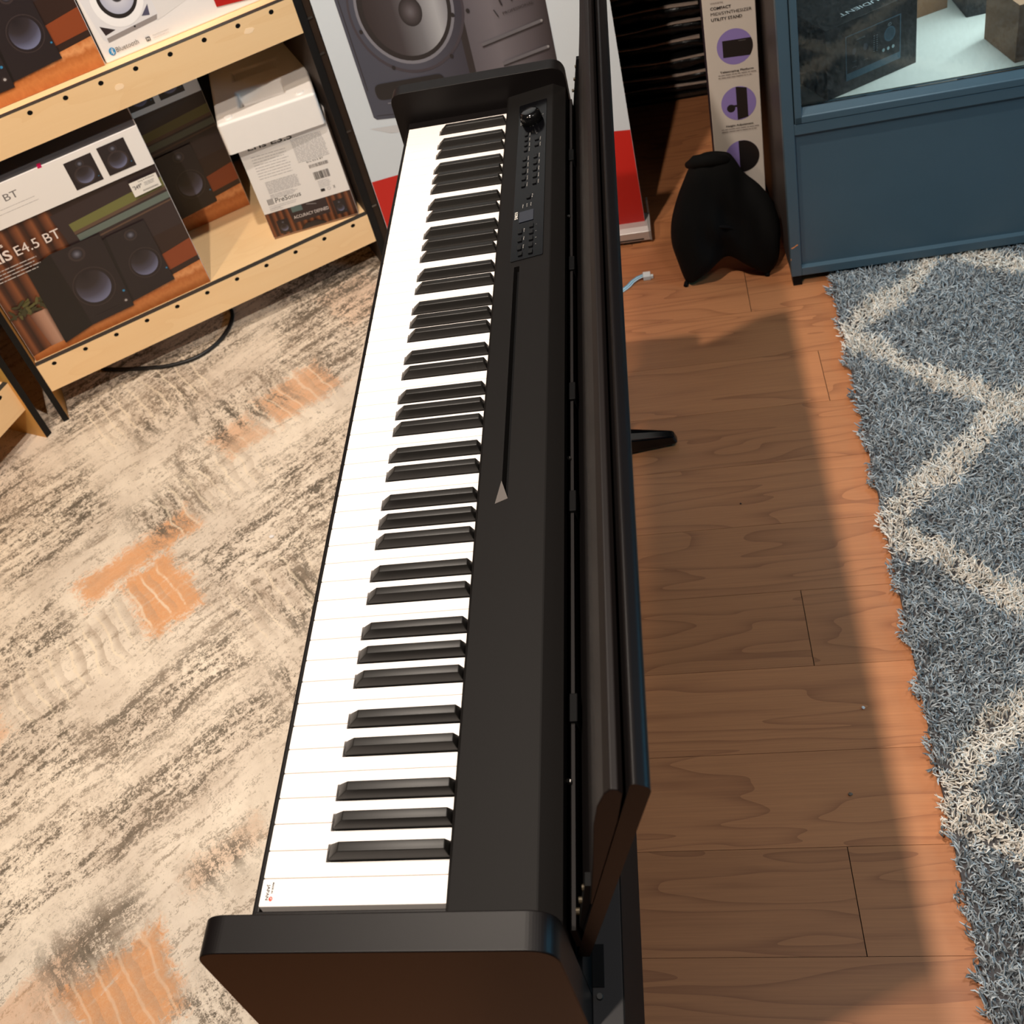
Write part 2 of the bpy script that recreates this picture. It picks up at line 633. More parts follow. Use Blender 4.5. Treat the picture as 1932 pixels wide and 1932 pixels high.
def carpet_material():
    m, nt, b = new_mat('patterned_carpet')
    g = G(nt)
    pos = g.n('ShaderNodeNewGeometry').outputs['Position']
    uv = g.mapping(pos, rot=(0, 0, -CA))              # axis 1 of the weave along x
    warp = g.n('ShaderNodeTexNoise', {'Vector': uv, 'Scale': 9.0, 'Detail': 3.0}).outputs['Color']
    wv = g.n('ShaderNodeVectorMath', {0: warp, 1: (0.5, 0.5, 0.5)}, operation='SUBTRACT').outputs[0]
    wv = g.n('ShaderNodeVectorMath', {0: wv, 'Scale': 0.045}, operation='SCALE').outputs[0]
    uvw = g.n('ShaderNodeVectorMath', {0: uv, 1: wv}, operation='ADD').outputs[0]
    fine = g.noise(uv, 190.0, 3, 0.8, 1.2)
    fine2 = g.noise(uv, 70.0, 5, 0.75, 0.8)
    big = g.noise(uv, 3.2, 3, 0.6)
    base = g.mix(g.step(big, 0.35, 0.65), lin((224, 208, 190)), lin((246, 231, 211)))
    # streaks in the two directions of the weave
    sA = g.noise(g.mapping(uvw, scale=(5.0, 46, 1)), 1.0, 5, 0.68)
    sA2 = g.noise(g.mapping(uvw, scale=(9.0, 120, 1)), 1.0, 5, 0.7)
    sB = g.noise(g.mapping(uvw, scale=(52, 7.0, 1)), 1.0, 5, 0.68)
    sA = g.math('ADD', g.math('MULTIPLY', sA, 0.7), g.math('MULTIPLY', sA2, 0.3))
    fr = g.math('ADD', g.math('MULTIPLY', fine, 0.5), g.math('MULTIPLY', fine2, 0.5))
    taupe, dark, orange, cream = lin((164, 142, 122)), lin((74, 66, 56)), lin((224, 158, 104)), lin((242, 226, 202))
    # all-over faint streaks
    f = g.math('MULTIPLY', g.step(g.math('ADD', sA, g.math('MULTIPLY', g.math('SUBTRACT', fr, 0.5), 0.5)), 0.52, 0.70), 0.55)
    col = g.mix(f, base, taupe)
    f = g.math('MULTIPLY', g.step(g.math('ADD', sB, g.math('MULTIPLY', g.math('SUBTRACT', fr, 0.5), 0.4)), 0.60, 0.70), 0.35)
    col = g.mix(f, col, cream)
    sx = g.n('ShaderNodeSeparateXYZ', {0: uvw})
    U, V = sx.outputs[0], sx.outputs[1]
    c, s = math.cos(CA), math.sin(CA)

    def patch(wx, wy, hl, hw, soft=0.03):
        u0, v0 = wx * c + wy * s, -wx * s + wy * c
        a = g.math('SUBTRACT', g.math('ABSOLUTE', g.math('SUBTRACT', U, u0)), hl)
        d = g.math('SUBTRACT', g.math('ABSOLUTE', g.math('SUBTRACT', V, v0)), hw)
        mx = g.math('MAXIMUM', a, d)
        nz = g.math('MULTIPLY', g.math('SUBTRACT', fine2, 0.5), 0.10)
        return g.step(g.math('ADD', mx, nz), soft, -soft)
    st0 = g.math('ADD', sA, g.math('MULTIPLY', g.math('SUBTRACT', fr, 0.5), 1.7))
    col = g.mix(g.math('MULTIPLY', g.step(st0, 0.575, 0.64), 0.55), col, lin((112, 96, 80)))
    # orange blocks (world position, half length along axis 1, half width)
    for wx, wy, hl, hw, k in ((-0.735, 0.985, 0.13, 0.035, .9), (-0.655, 0.885, 0.055, 0.085, .95), (-0.475, 1.41, 0.085, 0.055, .75), (-0.59, 1.29, 0.05, 0.05, .6),
                              (-0.505, 0.175, 0.075, 0.070, .95), (-0.40, 0.38, 0.07, 0.02, .3), (-1.0, 0.62, 0.08, 0.10, .55), (-0.64, 0.16, 0.08, 0.05, .45), (-0.38, 1.72, 0.07, 0.08, .3)):
        pm = g.math('MULTIPLY', patch(wx, wy, hl, hw, 0.014), k)
        pm = g.math('MULTIPLY', pm, g.step(g.math('ADD', sA, g.math('MULTIPLY', g.math('SUBTRACT', fr, 0.5), 0.5)), 0.28, 0.44))
        col = g.mix(pm, col, orange)
    # dark streak blocks; d = 0 streaks along axis 1, d = 1 across it
    for wx, wy, hl, hw, dr, t in DARK:
        pm = patch(wx, wy, hl, hw, 0.035)
        src = sA if dr == 0 else sB
        st = g.math('ADD', src, g.math('MULTIPLY', g.math('SUBTRACT', fr, 0.5), 1.6))
        col = g.mix(g.math('MULTIPLY', pm, g.math('MULTIPLY', g.step(st, t - 0.14, t + 0.05), 0.50)), col, taupe)
        col = g.mix(g.math('MULTIPLY', pm, g.math('MULTIPLY', g.step(st, t + 0.02, t + 0.07), 0.92)), col, dark)
    # pale ribs across the weave inside some blocks
    wob = g.math('ADD', U, g.math('MULTIPLY', g.math('SUBTRACT', g.noise(uv, 5.0, 4, 0.6), 0.5), 0.030))
    rib = g.math('ABSOLUTE', g.math('SUBTRACT', g.math('FRACT', g.math('MULTIPLY', wob, 27.0)), 0.5))
    ribm = g.step(g.math('ADD', rib, g.math('MULTIPLY', g.math('SUBTRACT', fine, 0.5), 0.16)), 0.10, 0.03)
    for wx, wy, hl, hw, k in ((-0.72, 0.83, 0.11, 0.06, .6), (-0.80, 0.73, 0.12, 0.07, .6), (-0.50, 1.40, 0.11, 0.09, .4), (-0.52, 0.17, 0.10, 0.08, .3), (-0.86, 1.45, 0.15, 0.09, .6), (-0.62, 1.15, 0.12, 0.07, .55), (-0.42, 0.86, 0.09, 0.08, .5)):
        col = g.mix(g.math('MULTIPLY', g.math('MULTIPLY', patch(wx, wy, hl, hw, 0.02), k), ribm), col, lin((246, 228, 202)))
        sh = g.step(g.math('SUBTRACT', g.math('FRACT', g.math('MULTIPLY', wob, 27.0)), 0.5), 0.0, 0.45)
        col = g.mix(g.math('MULTIPLY', g.math('MULTIPLY', patch(wx, wy, hl, hw, 0.02), 0.30), sh), col, taupe)
    mott = g.step(g.noise(uvw, 14.0, 5, 0.7), 0.42, 0.72)
    col = g.mix(g.math('MULTIPLY', mott, 0.30), col, taupe)
    # pale seams between the blocks
    col = g.mix(g.math('MULTIPLY', g.step(fine, 0.35, 0.7), 0.16), col, cream)
    col = g.mix(g.math('MULTIPLY', g.step(fine2, 0.62, 0.78), 0.30), col, taupe)
    nt.links.new(col, b.inputs['Base Color'])
    b.inputs['Roughness'].default_value = 0.95
    b.inputs['Specular IOR Level'].default_value = 0.1
    nt.links.new(g.bump(g.math('ADD', fine, g.math('MULTIPLY', sA, 1.5)), 0.35, 0.002), b.inputs['Normal'])
    return m


DARK = [(-0.575, 0.66, 0.155, 0.060, 0, .485), (-0.50, 0.52, 0.175, 0.060, 0, .49), (-0.985, 1.10, 0.13, 0.13, 0, .49),
        (-0.915, 0.79, 0.09, 0.09, 0, .51), (-0.44, 0.985, 0.16, 0.12, 0, .51), (-0.345, 1.15, 0.12, 0.14, 0, .51), (-0.37, 0.86, 0.06, 0.08, 1, .49),
        (-0.37, 1.66, 0.18, 0.16, 0, .50), (-0.46, 1.88, 0.20, 0.14, 0, .47), (-0.70, 1.09, 0.07, 0.07, 1, .48), (-0.60, 1.38, 0.11, 0.08, 1, .51),
        (-0.80, 1.42, 0.10, 0.07, 1, .51), (-0.600, 0.235, 0.055, 0.040, 1, .44), (-0.575, 0.275, 0.06, 0.022, 0, .44), (-0.36, 0.17, 0.05, 0.05, 1, .50),
        (-0.86, 0.50, 0.17, 0.09, 0, .51), (-0.74, 0.34, 0.14, 0.08, 0, .53), (-0.40, 0.37, 0.05, 0.03, 1, .49), (-0.52, 1.52, 0.10, 0.04, 0, .50), (-1.15, 1.2, 0.1, 0.1, 0, .51),
        (-0.30, 0.70, 0.08, 0.06, 1, .53), (-0.66, 1.20, 0.03, 0.09, 1, .52), (-1.02, 0.66, 0.08, 0.06, 1, .50), (-0.98, 1.50, 0.16, 0.10, 0, .49), (-0.78, 1.58, 0.14, 0.08, 0, .50)]
M['carpet'] = carpet_material()
cp = MB().prism([(-2.5, 0.0), (0.05, 0.0), (0.05, 1.62), (-0.20, 2.4), (-2.5, 2.4)], 2, 0.0, 0.008).build('carpet', M['carpet'])  # unseen front edge cut short, so less light bounces onto the piano's near end
tag(cp, 'beige low-pile carpet with orange blocks and dark streaks, lying left of the piano', 'carpet')

# ================================================================== SHAG RUG (right)
ry0, ry1 = -0.45, 2.3
ea, eb = 0.637, 0.033                       # left edge x = ea + eb * (y - .15)
rug = empty('shag_rug', (1.2, 0.8, 0.0), 0, 'shaggy blue-grey rug with cream diamond lattice, right of the wooden floor', 'rug')


def ex(y):
    return ea + eb * (y - 0.15)


base_poly = [(ex(ry0) + 0.022 - 1.2, ry0 - 0.8), (1.53 - 1.2, ry0 - 0.8), (1.53 - 1.2, 1.60 - 0.8), (ex(1.60) + 0.022 - 1.2, 1.60 - 0.8)]
MB().prism(base_poly, 2, 0.0005, 0.010).build('backing', mat('rug_backing', (74, 72, 74), 0.95), rug)


def yarn_mat(name, c1, c2):
    m, nt, b = new_mat(name)
    g = G(nt)
    r = g.n('ShaderNodeNewGeometry').outputs['Random Per Island']
    nt.links.new(g.mix(r, lin(c1), lin(c2)), b.inputs['Base Color'])
    b.inputs['Roughness'].default_value = 0.9
    b.inputs['Specular IOR Level'].default_value = 0.15
    b.inputs['Sheen Weight'].default_value = 0.15
    return m


def build_pile():
    n_side = 3
    xs, ys = [], []
    d = 0.0041
    gx = np.arange(ex(ry0) - 0.02, 1.53, d)
    gy = np.arange(-0.42, 1.60, d)
    X, Y = np.meshgrid(gx, gy)
    X = X.ravel() + RNG.uniform(-d, d, X.size) * 0.7
    Y = Y.ravel() + RNG.uniform(-d, d, Y.size) * 0.7
    edge = ex(Y) + 0.018 + 0.006 * np.sin(Y * 61) + 0.004 * np.sin(Y * 143 + 1)
    keep = X > edge
    # thinner pile far from the frame, to save geometry
    keep &= ((X < 1.02 + (Y - 0.1) * 0.24) & (Y > 0.05)) | (RNG.random(X.size) < 0.45)
    X, Y = X[keep], Y[keep]
    N = X.size
    # clumps lean together
    def field(seed, sc):
        r = np.random.default_rng(seed)
        out = np.zeros(N)
        for _ in range(9):
            a, b, p = r.normal(0, sc), r.normal(0, sc), r.uniform(0, 6.28)
            out += np.sin(X * a + Y * b + p)
        return out / 3
    ang = field(1, 60) * 1.6 + RNG.normal(0, 0.9, N)
    near = np.exp(-np.maximum(X - ex(Y) - 0.018, 0) / 0.018)
    lean = np.clip(0.75 + 0.3 * field(2, 90) + RNG.normal(0, 0.25, N), 0.1, 1.5)
    dx, dy = np.cos(ang) * lean, np.sin(ang) * lean
    dx = dx * (1 - 0.7 * near) - 0.9 * near
    L = RNG.uniform(0.016, 0.027, N) * (1 + 0.10 * field(3, 70)) * (1 - 0.35 * near)
    # pattern: cream lattice of diamonds
    Yp = Y + 0.010 * np.sin(X * 40) + RNG.normal(0, 0.003, N)
    Xe = X - ex(Y)
    half = 0.2365
    t = (Yp - 1.372) / (2 * half)
    a = np.abs(t - np.round(t)) * 2 * half          # distance to nearest left apex row
    w1 = np.abs(Xe - 1.09 * a - 0.015) / 1.48
    w2 = np.abs(Xe - 1.09 * (2 * half - a) - 0.015) / 1.48
    w3 = np.abs(Xe - 1.09 * (2 * half + a) - 0.015) / 1.48
    wd = np.minimum(np.minimum(w1, w2), w3)
    cream = wd < (0.0255 + 0.004 * field(4, 80) + RNG.normal(0, 0.004, N))
    segs = 4
    ring = np.arange(n_side) * 2 * math.pi / n_side
    rad = RNG.uniform(0.0011, 0.0017, N)
    curl = RNG.normal(0, 1.5, N)
    V = np.zeros((N, segs, n_side, 3), dtype=np.float32)
    cx, cy, cz = X.copy(), Y.copy(), np.full(N, 0.008)
    ddx, ddy = dx.copy(), dy.copy()
    for s in range(segs):
        nrm = np.sqrt(ddx ** 2 + ddy ** 2 + 1)
        tx, ty, tz = ddx / nrm, ddy / nrm, 1 / nrm
        # frame
        ux, uy, uz = tz, np.zeros(N), -tx
        un = np.sqrt(ux ** 2 + uz ** 2) + 1e-9
        ux, uz = ux / un, uz / un
        vx, vy, vz = ty * uz - tz * uy, tz * ux - tx * uz, tx * uy - ty * ux
        rr = rad * (1.0, 1.15, 1.0, 0.35)[s]
        for k, w in enumerate(ring):
            V[:, s, k, 0] = cx + rr * (ux * math.cos(w) + vx * math.sin(w)) - 1.2
            V[:, s, k, 1] = cy + rr * (uy * math.cos(w) + vy * math.sin(w)) - 0.8
            V[:, s, k, 2] = cz + rr * (uz * math.cos(w) + vz * math.sin(w))
        st = L / (segs - 1)
        cx = cx + tx * st
        cy = cy + ty * st
        cz = np.maximum(cz + tz * st, 0.003)
        # bend over and curl
        ca, sa = np.cos(curl * 0.8), np.sin(curl * 0.8)
        ddx, ddy = (ddx * ca - ddy * sa) * 1.55, (ddx * sa + ddy * ca) * 1.55
    V = V.reshape(-1, 3)
    idx = np.arange(N)[:, None, None] * (segs * n_side)
    s_ = np.arange(segs - 1)[None, :, None] * n_side
    k_ = np.arange(n_side)[None, None, :]
    k2 = (k_ + 1) % n_side
    F = np.stack([idx + s_ + k_, idx + s_ + k2, idx + s_ + n_side + k2, idx + s_ + n_side + k_], -1).reshape(-1, 4)
    me = bpy.data.meshes.new('pile')
    me.vertices.add(len(V))
    me.vertices.foreach_set('co', V.ravel())
    me.loops.add(F.size)
    me.loops.foreach_set('vertex_index', F.ravel().astype(np.int32))
    me.polygons.add(len(F))
    me.polygons.foreach_set('loop_start', np.arange(0, F.size, 4, dtype=np.int32))
    me.polygons.foreach_set('loop_total', np.full(len(F), 4, dtype=np.int32))
    me.materials.append(yarn_mat('grey_yarn', (84, 92, 98), (200, 208, 212)))
    me.materials.append(yarn_mat('cream_yarn', (216, 206, 192), (250, 246, 238)))
    me.polygons.foreach_set('material_index', np.repeat(cream.astype(np.int32), (segs - 1) * n_side))
    me.polygons.foreach_set('use_smooth', np.ones(len(F), dtype=bool))
    me.update(calc_edges=True)
    o = bpy.data.objects.new('pile', me)
    COL.objects.link(o)
    o.parent = rug
    o['kind'] = 'stuff'
    print('yarns', N)


build_pile()

# ================================================================== DIGITAL PIANO
K = 0.0235
KH = 0.735
piano = empty('digital_piano', (0.12, 0.61, 0.0), 0, 'long black digital piano with 88 keys and its folding lid stood open', 'piano')
px, py = 0.12, 0.61


def pb(mb):                                   # world -> piano local
    mb.v = [(p[0] - px, p[1] - py, p[2]) for p in mb.v]
    return mb


names = 'CBAGFED'
blacks = []
for b_ in range(1, 52):
    r = b_ % 7
    off = {2: -0.0033, 3: 0.0, 4: 0.0033, 6: -0.0022, 0: 0.0022}.get(r)
    if off is not None:
        blacks.append((b_, b_ * K + off))
bc = dict(blacks)
GAP = 0.00035
XE = 0.176
for j in range(52):
    y0, y1 = j * K + GAP, (j + 1) * K - GAP
    hw = 0.0077
    lo = bc[j] + hw if j in bc else y0
    hi = bc[j + 1] - hw if (j + 1) in bc else y1
    lo, hi = max(lo, y0), min(hi, y1)
    pts = [(0.0, y0), (0.054, y0)]
    if lo > y0 + 1e-6:
        pts += [(0.054, lo)]
    pts += [(XE, lo), (XE, hi)]
    if hi < y1 - 1e-6:
        pts += [(0.054, hi)]
    pts += [(0.054, y1), (0.0, y1)]
    pts = [p for i, p in enumerate(pts) if p != pts[i - 1]]
    rd = [0.0012 if p[0] == 0.0 else 0 for p in pts]
    pts = round_poly(pts, rd, 3)
    o = pb(MB().prism(pts, 2, KH - 0.017, KH)).build('white_key', M['key_white'], piano, bevel=0.0005, seg=2)
    if j == 0:
        keyC = o
kb_mesh = None
for b_, yc in blacks:
    if kb_mesh is None:
        w0, w1 = 0.0066, 0.0042
        z0, z1, z2 = KH - 0.010, KH + 0.0015, KH + 0.0122
        sec = []
        rows = [(0.0565, w0, z0), (0.0565, w0, z1), (0.0585, w0 - 0.0004, KH + 0.0040), (0.0665, w1, z2 - 0.0004), (0.0685, w1, z2), (0.1595, w1, z2), (0.1612, w1, z2 - 0.0006), (0.1638, w0, z1), (0.1638, w0, z0)]
        mb = MB()
        # loft: bottom ring then lower, then bevelled top
        ring0 = [(0.0565, -w0, z0), (0.1638, -w0, z0), (0.1638, w0, z0), (0.0565, w0, z0)]
        ring1 = [(0.0565, -w0, z1), (0.1638, -w0, z1), (0.1638, w0, z1), (0.0565, w0, z1)]
        ring2 = [(0.0580, -w0 + 0.0003, KH + 0.0035), (0.1634, -w0 + 0.0003, KH + 0.0035), (0.1634, w0 - 0.0003, KH + 0.0035), (0.0580, w0 - 0.0003, KH + 0.0035)]
        ring3 = [(0.0672, -w1, z2), (0.1612, -w1, z2), (0.1612, w1, z2), (0.0672, w1, z2)]
        V_ = ring0 + ring1 + ring2 + ring3
        F_ = [(3, 2, 1, 0), (12, 13, 14, 15)]
        for s in range(3):
            for k in range(4):
                F_.append((s * 4 + k, s * 4 + (k + 1) % 4, s * 4 + 4 + (k + 1) % 4, s * 4 + 4 + k))
        o = mb.add(V_, F_).build('black_key', M['key_black'], piano, bevel=0.0009, seg=3)
        for p in o.data.polygons:
            p.use_smooth = True
        kb_mesh = o
    else:
        o = kb_mesh.copy()
        COL.objects.link(o)
    o.location = (-px, yc - py, 0)

pr_ = Print((-px, -py, KH + 0.0002), (0, -1, 0), (1, 0, 0), (0, 0, 1), 0.00005)
inkd, inkr = ink('key_grey', (34, 28, 28)), ink('key_red', (214, 60, 44))
pr_.text('JAPAN', -0.0185, 0.0050, 0.0026, inkd, width=0.0130, bold=True)
pr_.text('MADE IN', -0.0200, 0.0092, 0.0016, inkd, width=0.0090, bold=True)
pr_.disc(-0.0065, 0.0098, 0.0019, 0.0017, inkr, 20, inner=0.55)
pr_.disc(-0.0062, 0.0095, 0.0007, 0.0007, inkr, 12)
pr_.build('lettering', keyC)

YA, YB = -0.0275, 1.2455                      # inner faces of the two arms
pb(MB().box(-0.003, 0.2588, YA, YB, 0.655, 0.7165)).build('keybed', M['dark_black'], piano)
pb(MB().prism(round_poly([(-0.0105, 0.60), (-0.0035, 0.60), (-0.0035, 0.7225), (-0.0105, 0.7225)], [0, 0, 0.002, 0.002], 3), 1, YA, YB)).build('key_slip', M['satin_black'], piano)
for a, b_ in ((YA, -0.0022), (1.2245, YB)):
    pb(MB().box(-0.0035, 0.166, a, b_, 0.70, 0.7322)).build('cheek_block', M['satin_black'], piano, bevel=0.0008)
# rounded-corner side arms, vertical slabs
arm = round_poly([(-0.0235, 0.585), (0.2635, 0.585), (0.2635, 0.79), (-0.0235, 0.79)], [0, 0, 0.026, 0.022], 18)
pb(MB().prism(arm, 1, -0.0565, YA)).build('side_panel', M['satin_black'], piano, bevel=0.0012, seg=3)
pb(MB().prism(arm, 1, YB, 1.2745)).build('side_panel', M['satin_black'], piano, bevel=0.0012, seg=3)

# top panel behind the keys, with the music-rest groove cut in it
prof = [(0.1662, 0.7165), (0.1666, 0.7475), (0.1695, 0.7500), (0.2425, 0.7610), (0.2440, 0.7606), (0.2615, 0.7500), (0.2615, 0.7165)]


def zpan(x):
    return 0.7500 + (x - 0.1695) * (0.7610 - 0.7500) / (0.2425 - 0.1695)


g0, g1 = 0.1945, 0.2020
prof_g = prof[:3] + [(g0, zpan(g0)), (g0 + 0.003, zpan(g0) - 0.010), (g1, zpan(g1) - 0.010), (g1, zpan(g1))] + prof[3:]
mb = MB()
for (a, b_, p_) in ((YA, 0.403, prof), (0.403, 0.7955, prof_g), (0.7955, YB, prof)):
    mb.prism(p_, 1, a, b_)
top = pb(mb).build('top_panel', M['panel_black'], piano)
pb(MB().box(g0 + 0.003, g1, 0.403, 0.7955, 0.735, zpan(g1) - 0.0095)).build('music_rest_groove', M['deep_black'], piano)
tri = MB()
tz = 0.0006
tri.add([(0.188, 0.398, zpan(0.188) + tz), (0.2022, 0.402, zpan(0.2022) + tz), (0.1940, 0.4285, zpan(0.194) + tz),
         (0.188, 0.398, zpan(0.188)), (0.2022, 0.402, zpan(0.2022)), (0.1940, 0.4285, zpan(0.194))],
        [(0, 1, 2), (5, 4, 3), (0, 3, 4, 1), (1, 4, 5, 2), (2, 5, 3, 0)])
tag(pb(tri).build('triangle_marker', mat('grey_marker', (92, 86, 82), 0.5), piano), 'small grey triangle')

# control panel: a frame along the panel plane
sl = (0.7610 - 0.7500) / (0.2425 - 0.1695)
U_ = Vector((0, -1, 0))
V_ = Vector((1, 0, sl)).normalized()
N_ = Vector((-sl, 0, 1)).normalized()
cpan = empty('control_panel', (0.189 - px, 1.205 - py, zpan(0.189)), 0)
cpan.parent = piano
cpan.rotation_euler = (0, -math.atan(sl), 0)
# local: x across (0 .. .046), y negative along the keyboard (0 .. -.398), z up
CW, CL = 0.0455, 0.398
bpy.data.objects.remove(cpan)


def cw(x, y, z):                               # control-panel local -> piano local
    p = Vector((0.189 - px, 1.205 - py, zpan(0.189))) + V_ * x + U_ * y + N_ * z
    return tuple(p)


def cbox(x0, x1, y0, y1, z0, z1, r=0.0, mbx=None):
    mbx = mbx or MB()
    poly = round_poly([(x0, y0), (x1, y0), (x1, y1), (x0, y1)], r, 3) if r else [(x0, y0), (x1, y0), (x1, y1), (x0, y1)]
    n = len(poly)
    v = [cw(p[0], p[1], z0) for p in poly] + [cw(p[0], p[1], z1) for p in poly]
    f = [tuple(range(n)), tuple(range(n, 2 * n))] + [(i, (i + 1) % n, n + (i + 1) % n, n + i) for i in range(n)]
    return mbx.add(v, f)


cpl = cbox(0, CW, 0, CL, -0.001, 0.0010, 0.002).build('control_panel', mat('gloss_panel', (6, 6, 8), 0.16, spec=0.16), piano, bevel=0.0003)
btn_m = mat('panel_button', (12, 12, 13), 0.4, spec=0.3)


def btn(x, y, wx, wy):
    cbox(x - wx / 2, x + wx / 2, y - wy / 2, y + wy / 2, 0.001, 0.0026, 0.0008).build('button', btn_m, cpl)


for y in (0.112, 0.128):
    btn(0.031, y, 0.006, 0.007)
for i in range(5):
    btn(0.030, 0.158 + i * 0.017, 0.006, 0.009)
    btn(0.013, 0.158 + i * 0.017, 0.006, 0.009)
for i in range(4):
    btn(0.014, 0.092 + i * 0.014, 0.005, 0.008)
btn(0.022, 0.258, 0.006, 0.009)
for i in range(5):
    btn(0.028, 0.328 + i * 0.0145, 0.006, 0.009)
for i in range(3):
    btn(0.012, 0.336 + i * 0.018, 0.006, 0.010)
btn(0.0135, 0.386, 0.006, 0.008)
cbox(0.0095, 0.0305, 0.291, 0.3155, 0.001, 0.0018, 0.001).build('display', mat('navy_display', (12, 14, 30), 0.12), cpl)
pw = ink('panel_print', (190, 186, 180))
pp = Print(cw(0, 0, 0.0011), (0, -1, 0), tuple(V_), tuple(N_), 0.00004)
for i in range(5):
    pp.text(('Piano', 'E.Piano', 'Organ', 'Strings', 'Other')[i], 0.153 + i * 0.017, 0.0355, 0.0013, pw, width=0.010)
    pp.text(('Song', 'Rhythm', 'Style', 'Setting', 'Tempo')[i], 0.153 + i * 0.017, 0.0185, 0.0013, pw, width=0.010)
pp.text('KORG', 0.289, 0.0030, 0.0042, ink('logo_white', (225, 222, 214)), width=0.0165, bold=True)
for i, s_ in enumerate(('Volume', 'Start')):
    pp.text(s_, 0.108 + i * 0.016, 0.0365, 0.0013, pw, width=0.010)
for i in range(4):
    pp.text(('1', '2', '3', '4')[i], 0.329 + i * 0.0145, 0.0345, 0.0016, pw)
    pp.text(('Intro', 'Main', 'Fill', 'End')[i], 0.090 + i * 0.014, 0.0195, 0.0012, pw, width=0.008)
for i in range(3):
    pp.text(('Rec', 'Play', 'Stop')[i], 0.332 + i * 0.018, 0.0175, 0.0013, pw, width=0.008)
    pp.text(('Menu', 'Exit', 'Enter')[i], 0.275, 0.014 + i * 0.006, 0.0013, pw, width=0.008)
pp.text('Key', 0.255, 0.0275, 0.0015, pw, width=0.008)
pp.rect(0.0, 0.0, 0.0, 0.0, pw)
pp.text('Master Volume', 0.040, 0.0040, 0.0015, pw, width=0.022)
pp.text('Min', 0.046, 0.0395, 0.0013, pw)
pp.build('lettering', cpl)['kind'] = 'stuff'
# big volume dial
dial = MB()
c0 = cw(0.0225, 0.055, 0.001)
seg = 40
rings = [(0.0165, 0.0), (0.0172, 0.003), (0.0160, 0.013), (0.0140, 0.0165), (0.0095, 0.0182), (0.0, 0.0180)]
vv, ff = [], []
for i, (r, h) in enumerate(rings):
    for k in range(seg):
        a = 2 * PI * k / seg
        rr = r * (1 + (0.012 if (k % 2 and i < 3) else 0))
        vv.append(tuple(Vector(c0) + V_ * rr * math.cos(a) + U_ * rr * math.sin(a) + N_ * h))
for i in range(len(rings) - 1):
    for k in range(seg):
        ff.append((i * seg + k, i * seg + (k + 1) % seg, (i + 1) * seg + (k + 1) % seg, (i + 1) * seg + k))
dial.add(vv, ff).build('volume_dial', M['gloss_black'], cpl, smooth=True)

# trough with hinge strip behind the panel
pb(MB().box(0.2640, 0.2685, -0.02, 1.24, 0.70, 0.7310)).build('hinge_strip', mat('hinge_strip_grey', (24, 21, 21), 0.65, spec=0.2), piano)
for y in (0.155, 0.395, 0.56, 0.80, 1.06):
    k_ = pb(MB().box(0.2625, 0.2715, y, y + 0.028, 0.70, 0.7345)).build('hinge_knuckle', M['deep_black'], piano, bevel=0.001)
for y in (0.10, 0.47, 0.92):
    pb(MB().cyl((0.2632, y, 0.733), 0.0028, 0.0015, 2, 12, 0.002)).build('screw', M['steel'], piano)

# folded lid: back leaf and front flap, both leaning back
LY0, LY1 = -0.0175, 1.262
leaf = round_poly([(0.2594, 0.672), (0.2703, 0.672), (0.3545, 0.9480), (0.3415, 0.9560)], [0, 0, 0.0085, 0.004], 12)
lid = pb(MB().prism(leaf, 1, LY0, LY1)).build('lid', M['satin_black'], piano)
flap = [(0.2860, 0.772), (0.2878, 0.771), (0.3262, 0.9050), (0.3345, 0.9420), (0.3320, 0.9475), (0.3270, 0.9485), (0.3215, 0.9420), (0.3145, 0.9250), (0.3085, 0.9000), (0.2985, 0.840)]
fl_ = MB().prism(flap, 1, LY0, LY1)
fl_.v = [(p[0] - px, p[1] - py, p[2]) for p in fl_.v]
flp = fl_.build('lid_flap', mat('lid_flap_black', (20, 15, 14), 0.50, spec=0.28, bump=0.2, bscale=1500, bdist=0.0002), piano, bevel=0.0015, seg=3)
for y in (LY0 + 0.004, LY1 - 0.014):
    br = pb(MB().prism([(0.2650, 0.700), (0.2672, 0.700), (0.2940, 0.795), (0.2860, 0.795)], 1, y, y + 0.010)).build('lid_bracket', M['deep_black'], piano)
    for (sx_, sz_) in ((0.2735, 0.738), (0.2790, 0.758), (0.2850, 0.780)):
        pb(MB().cyl((sx_ - 0.0035, y + 0.005, sz_), 0.0026, 0.003, 0, 10)).build('screw', M['brass'], br)
ls = pb(MB().box(0.3350, 0.3372, 0.18, 0.42, 0.9300, 0.9345)).build('lid_hinge', M['steel'], piano)

# base board and rear rail under the lid
pb(MB().box(0.2637, 0.2894, -0.0565, 1.2745, 0.598, 0.618)).build('base_board', mat('base_board_grey', (30, 27, 28), 0.5), piano, bevel=0.0006)
pb(MB().box(0.2590, 0.2636, YA, YB, 0.598, 0.668)).build('rear_rail', M['dark_black'], piano)
pb(MB().box(0.2895, 0.2905, -0.0565, 1.2745, 0.474, 0.6182)).build('back_panel', M['deep_black'], piano)
pb(MB().box(0.2640, 0.2740, -0.022, 0.012, 0.618, 0.6188)).build('slot_shade', M['deep_black'], piano)  # thin black plate on the board, painting the dark of an open slit
pb(MB().cyl((0.2700, -0.029, 0.618), 0.0030, 0.0020, 2, 14, 0.0024)).build('screw', M['steel'], piano)
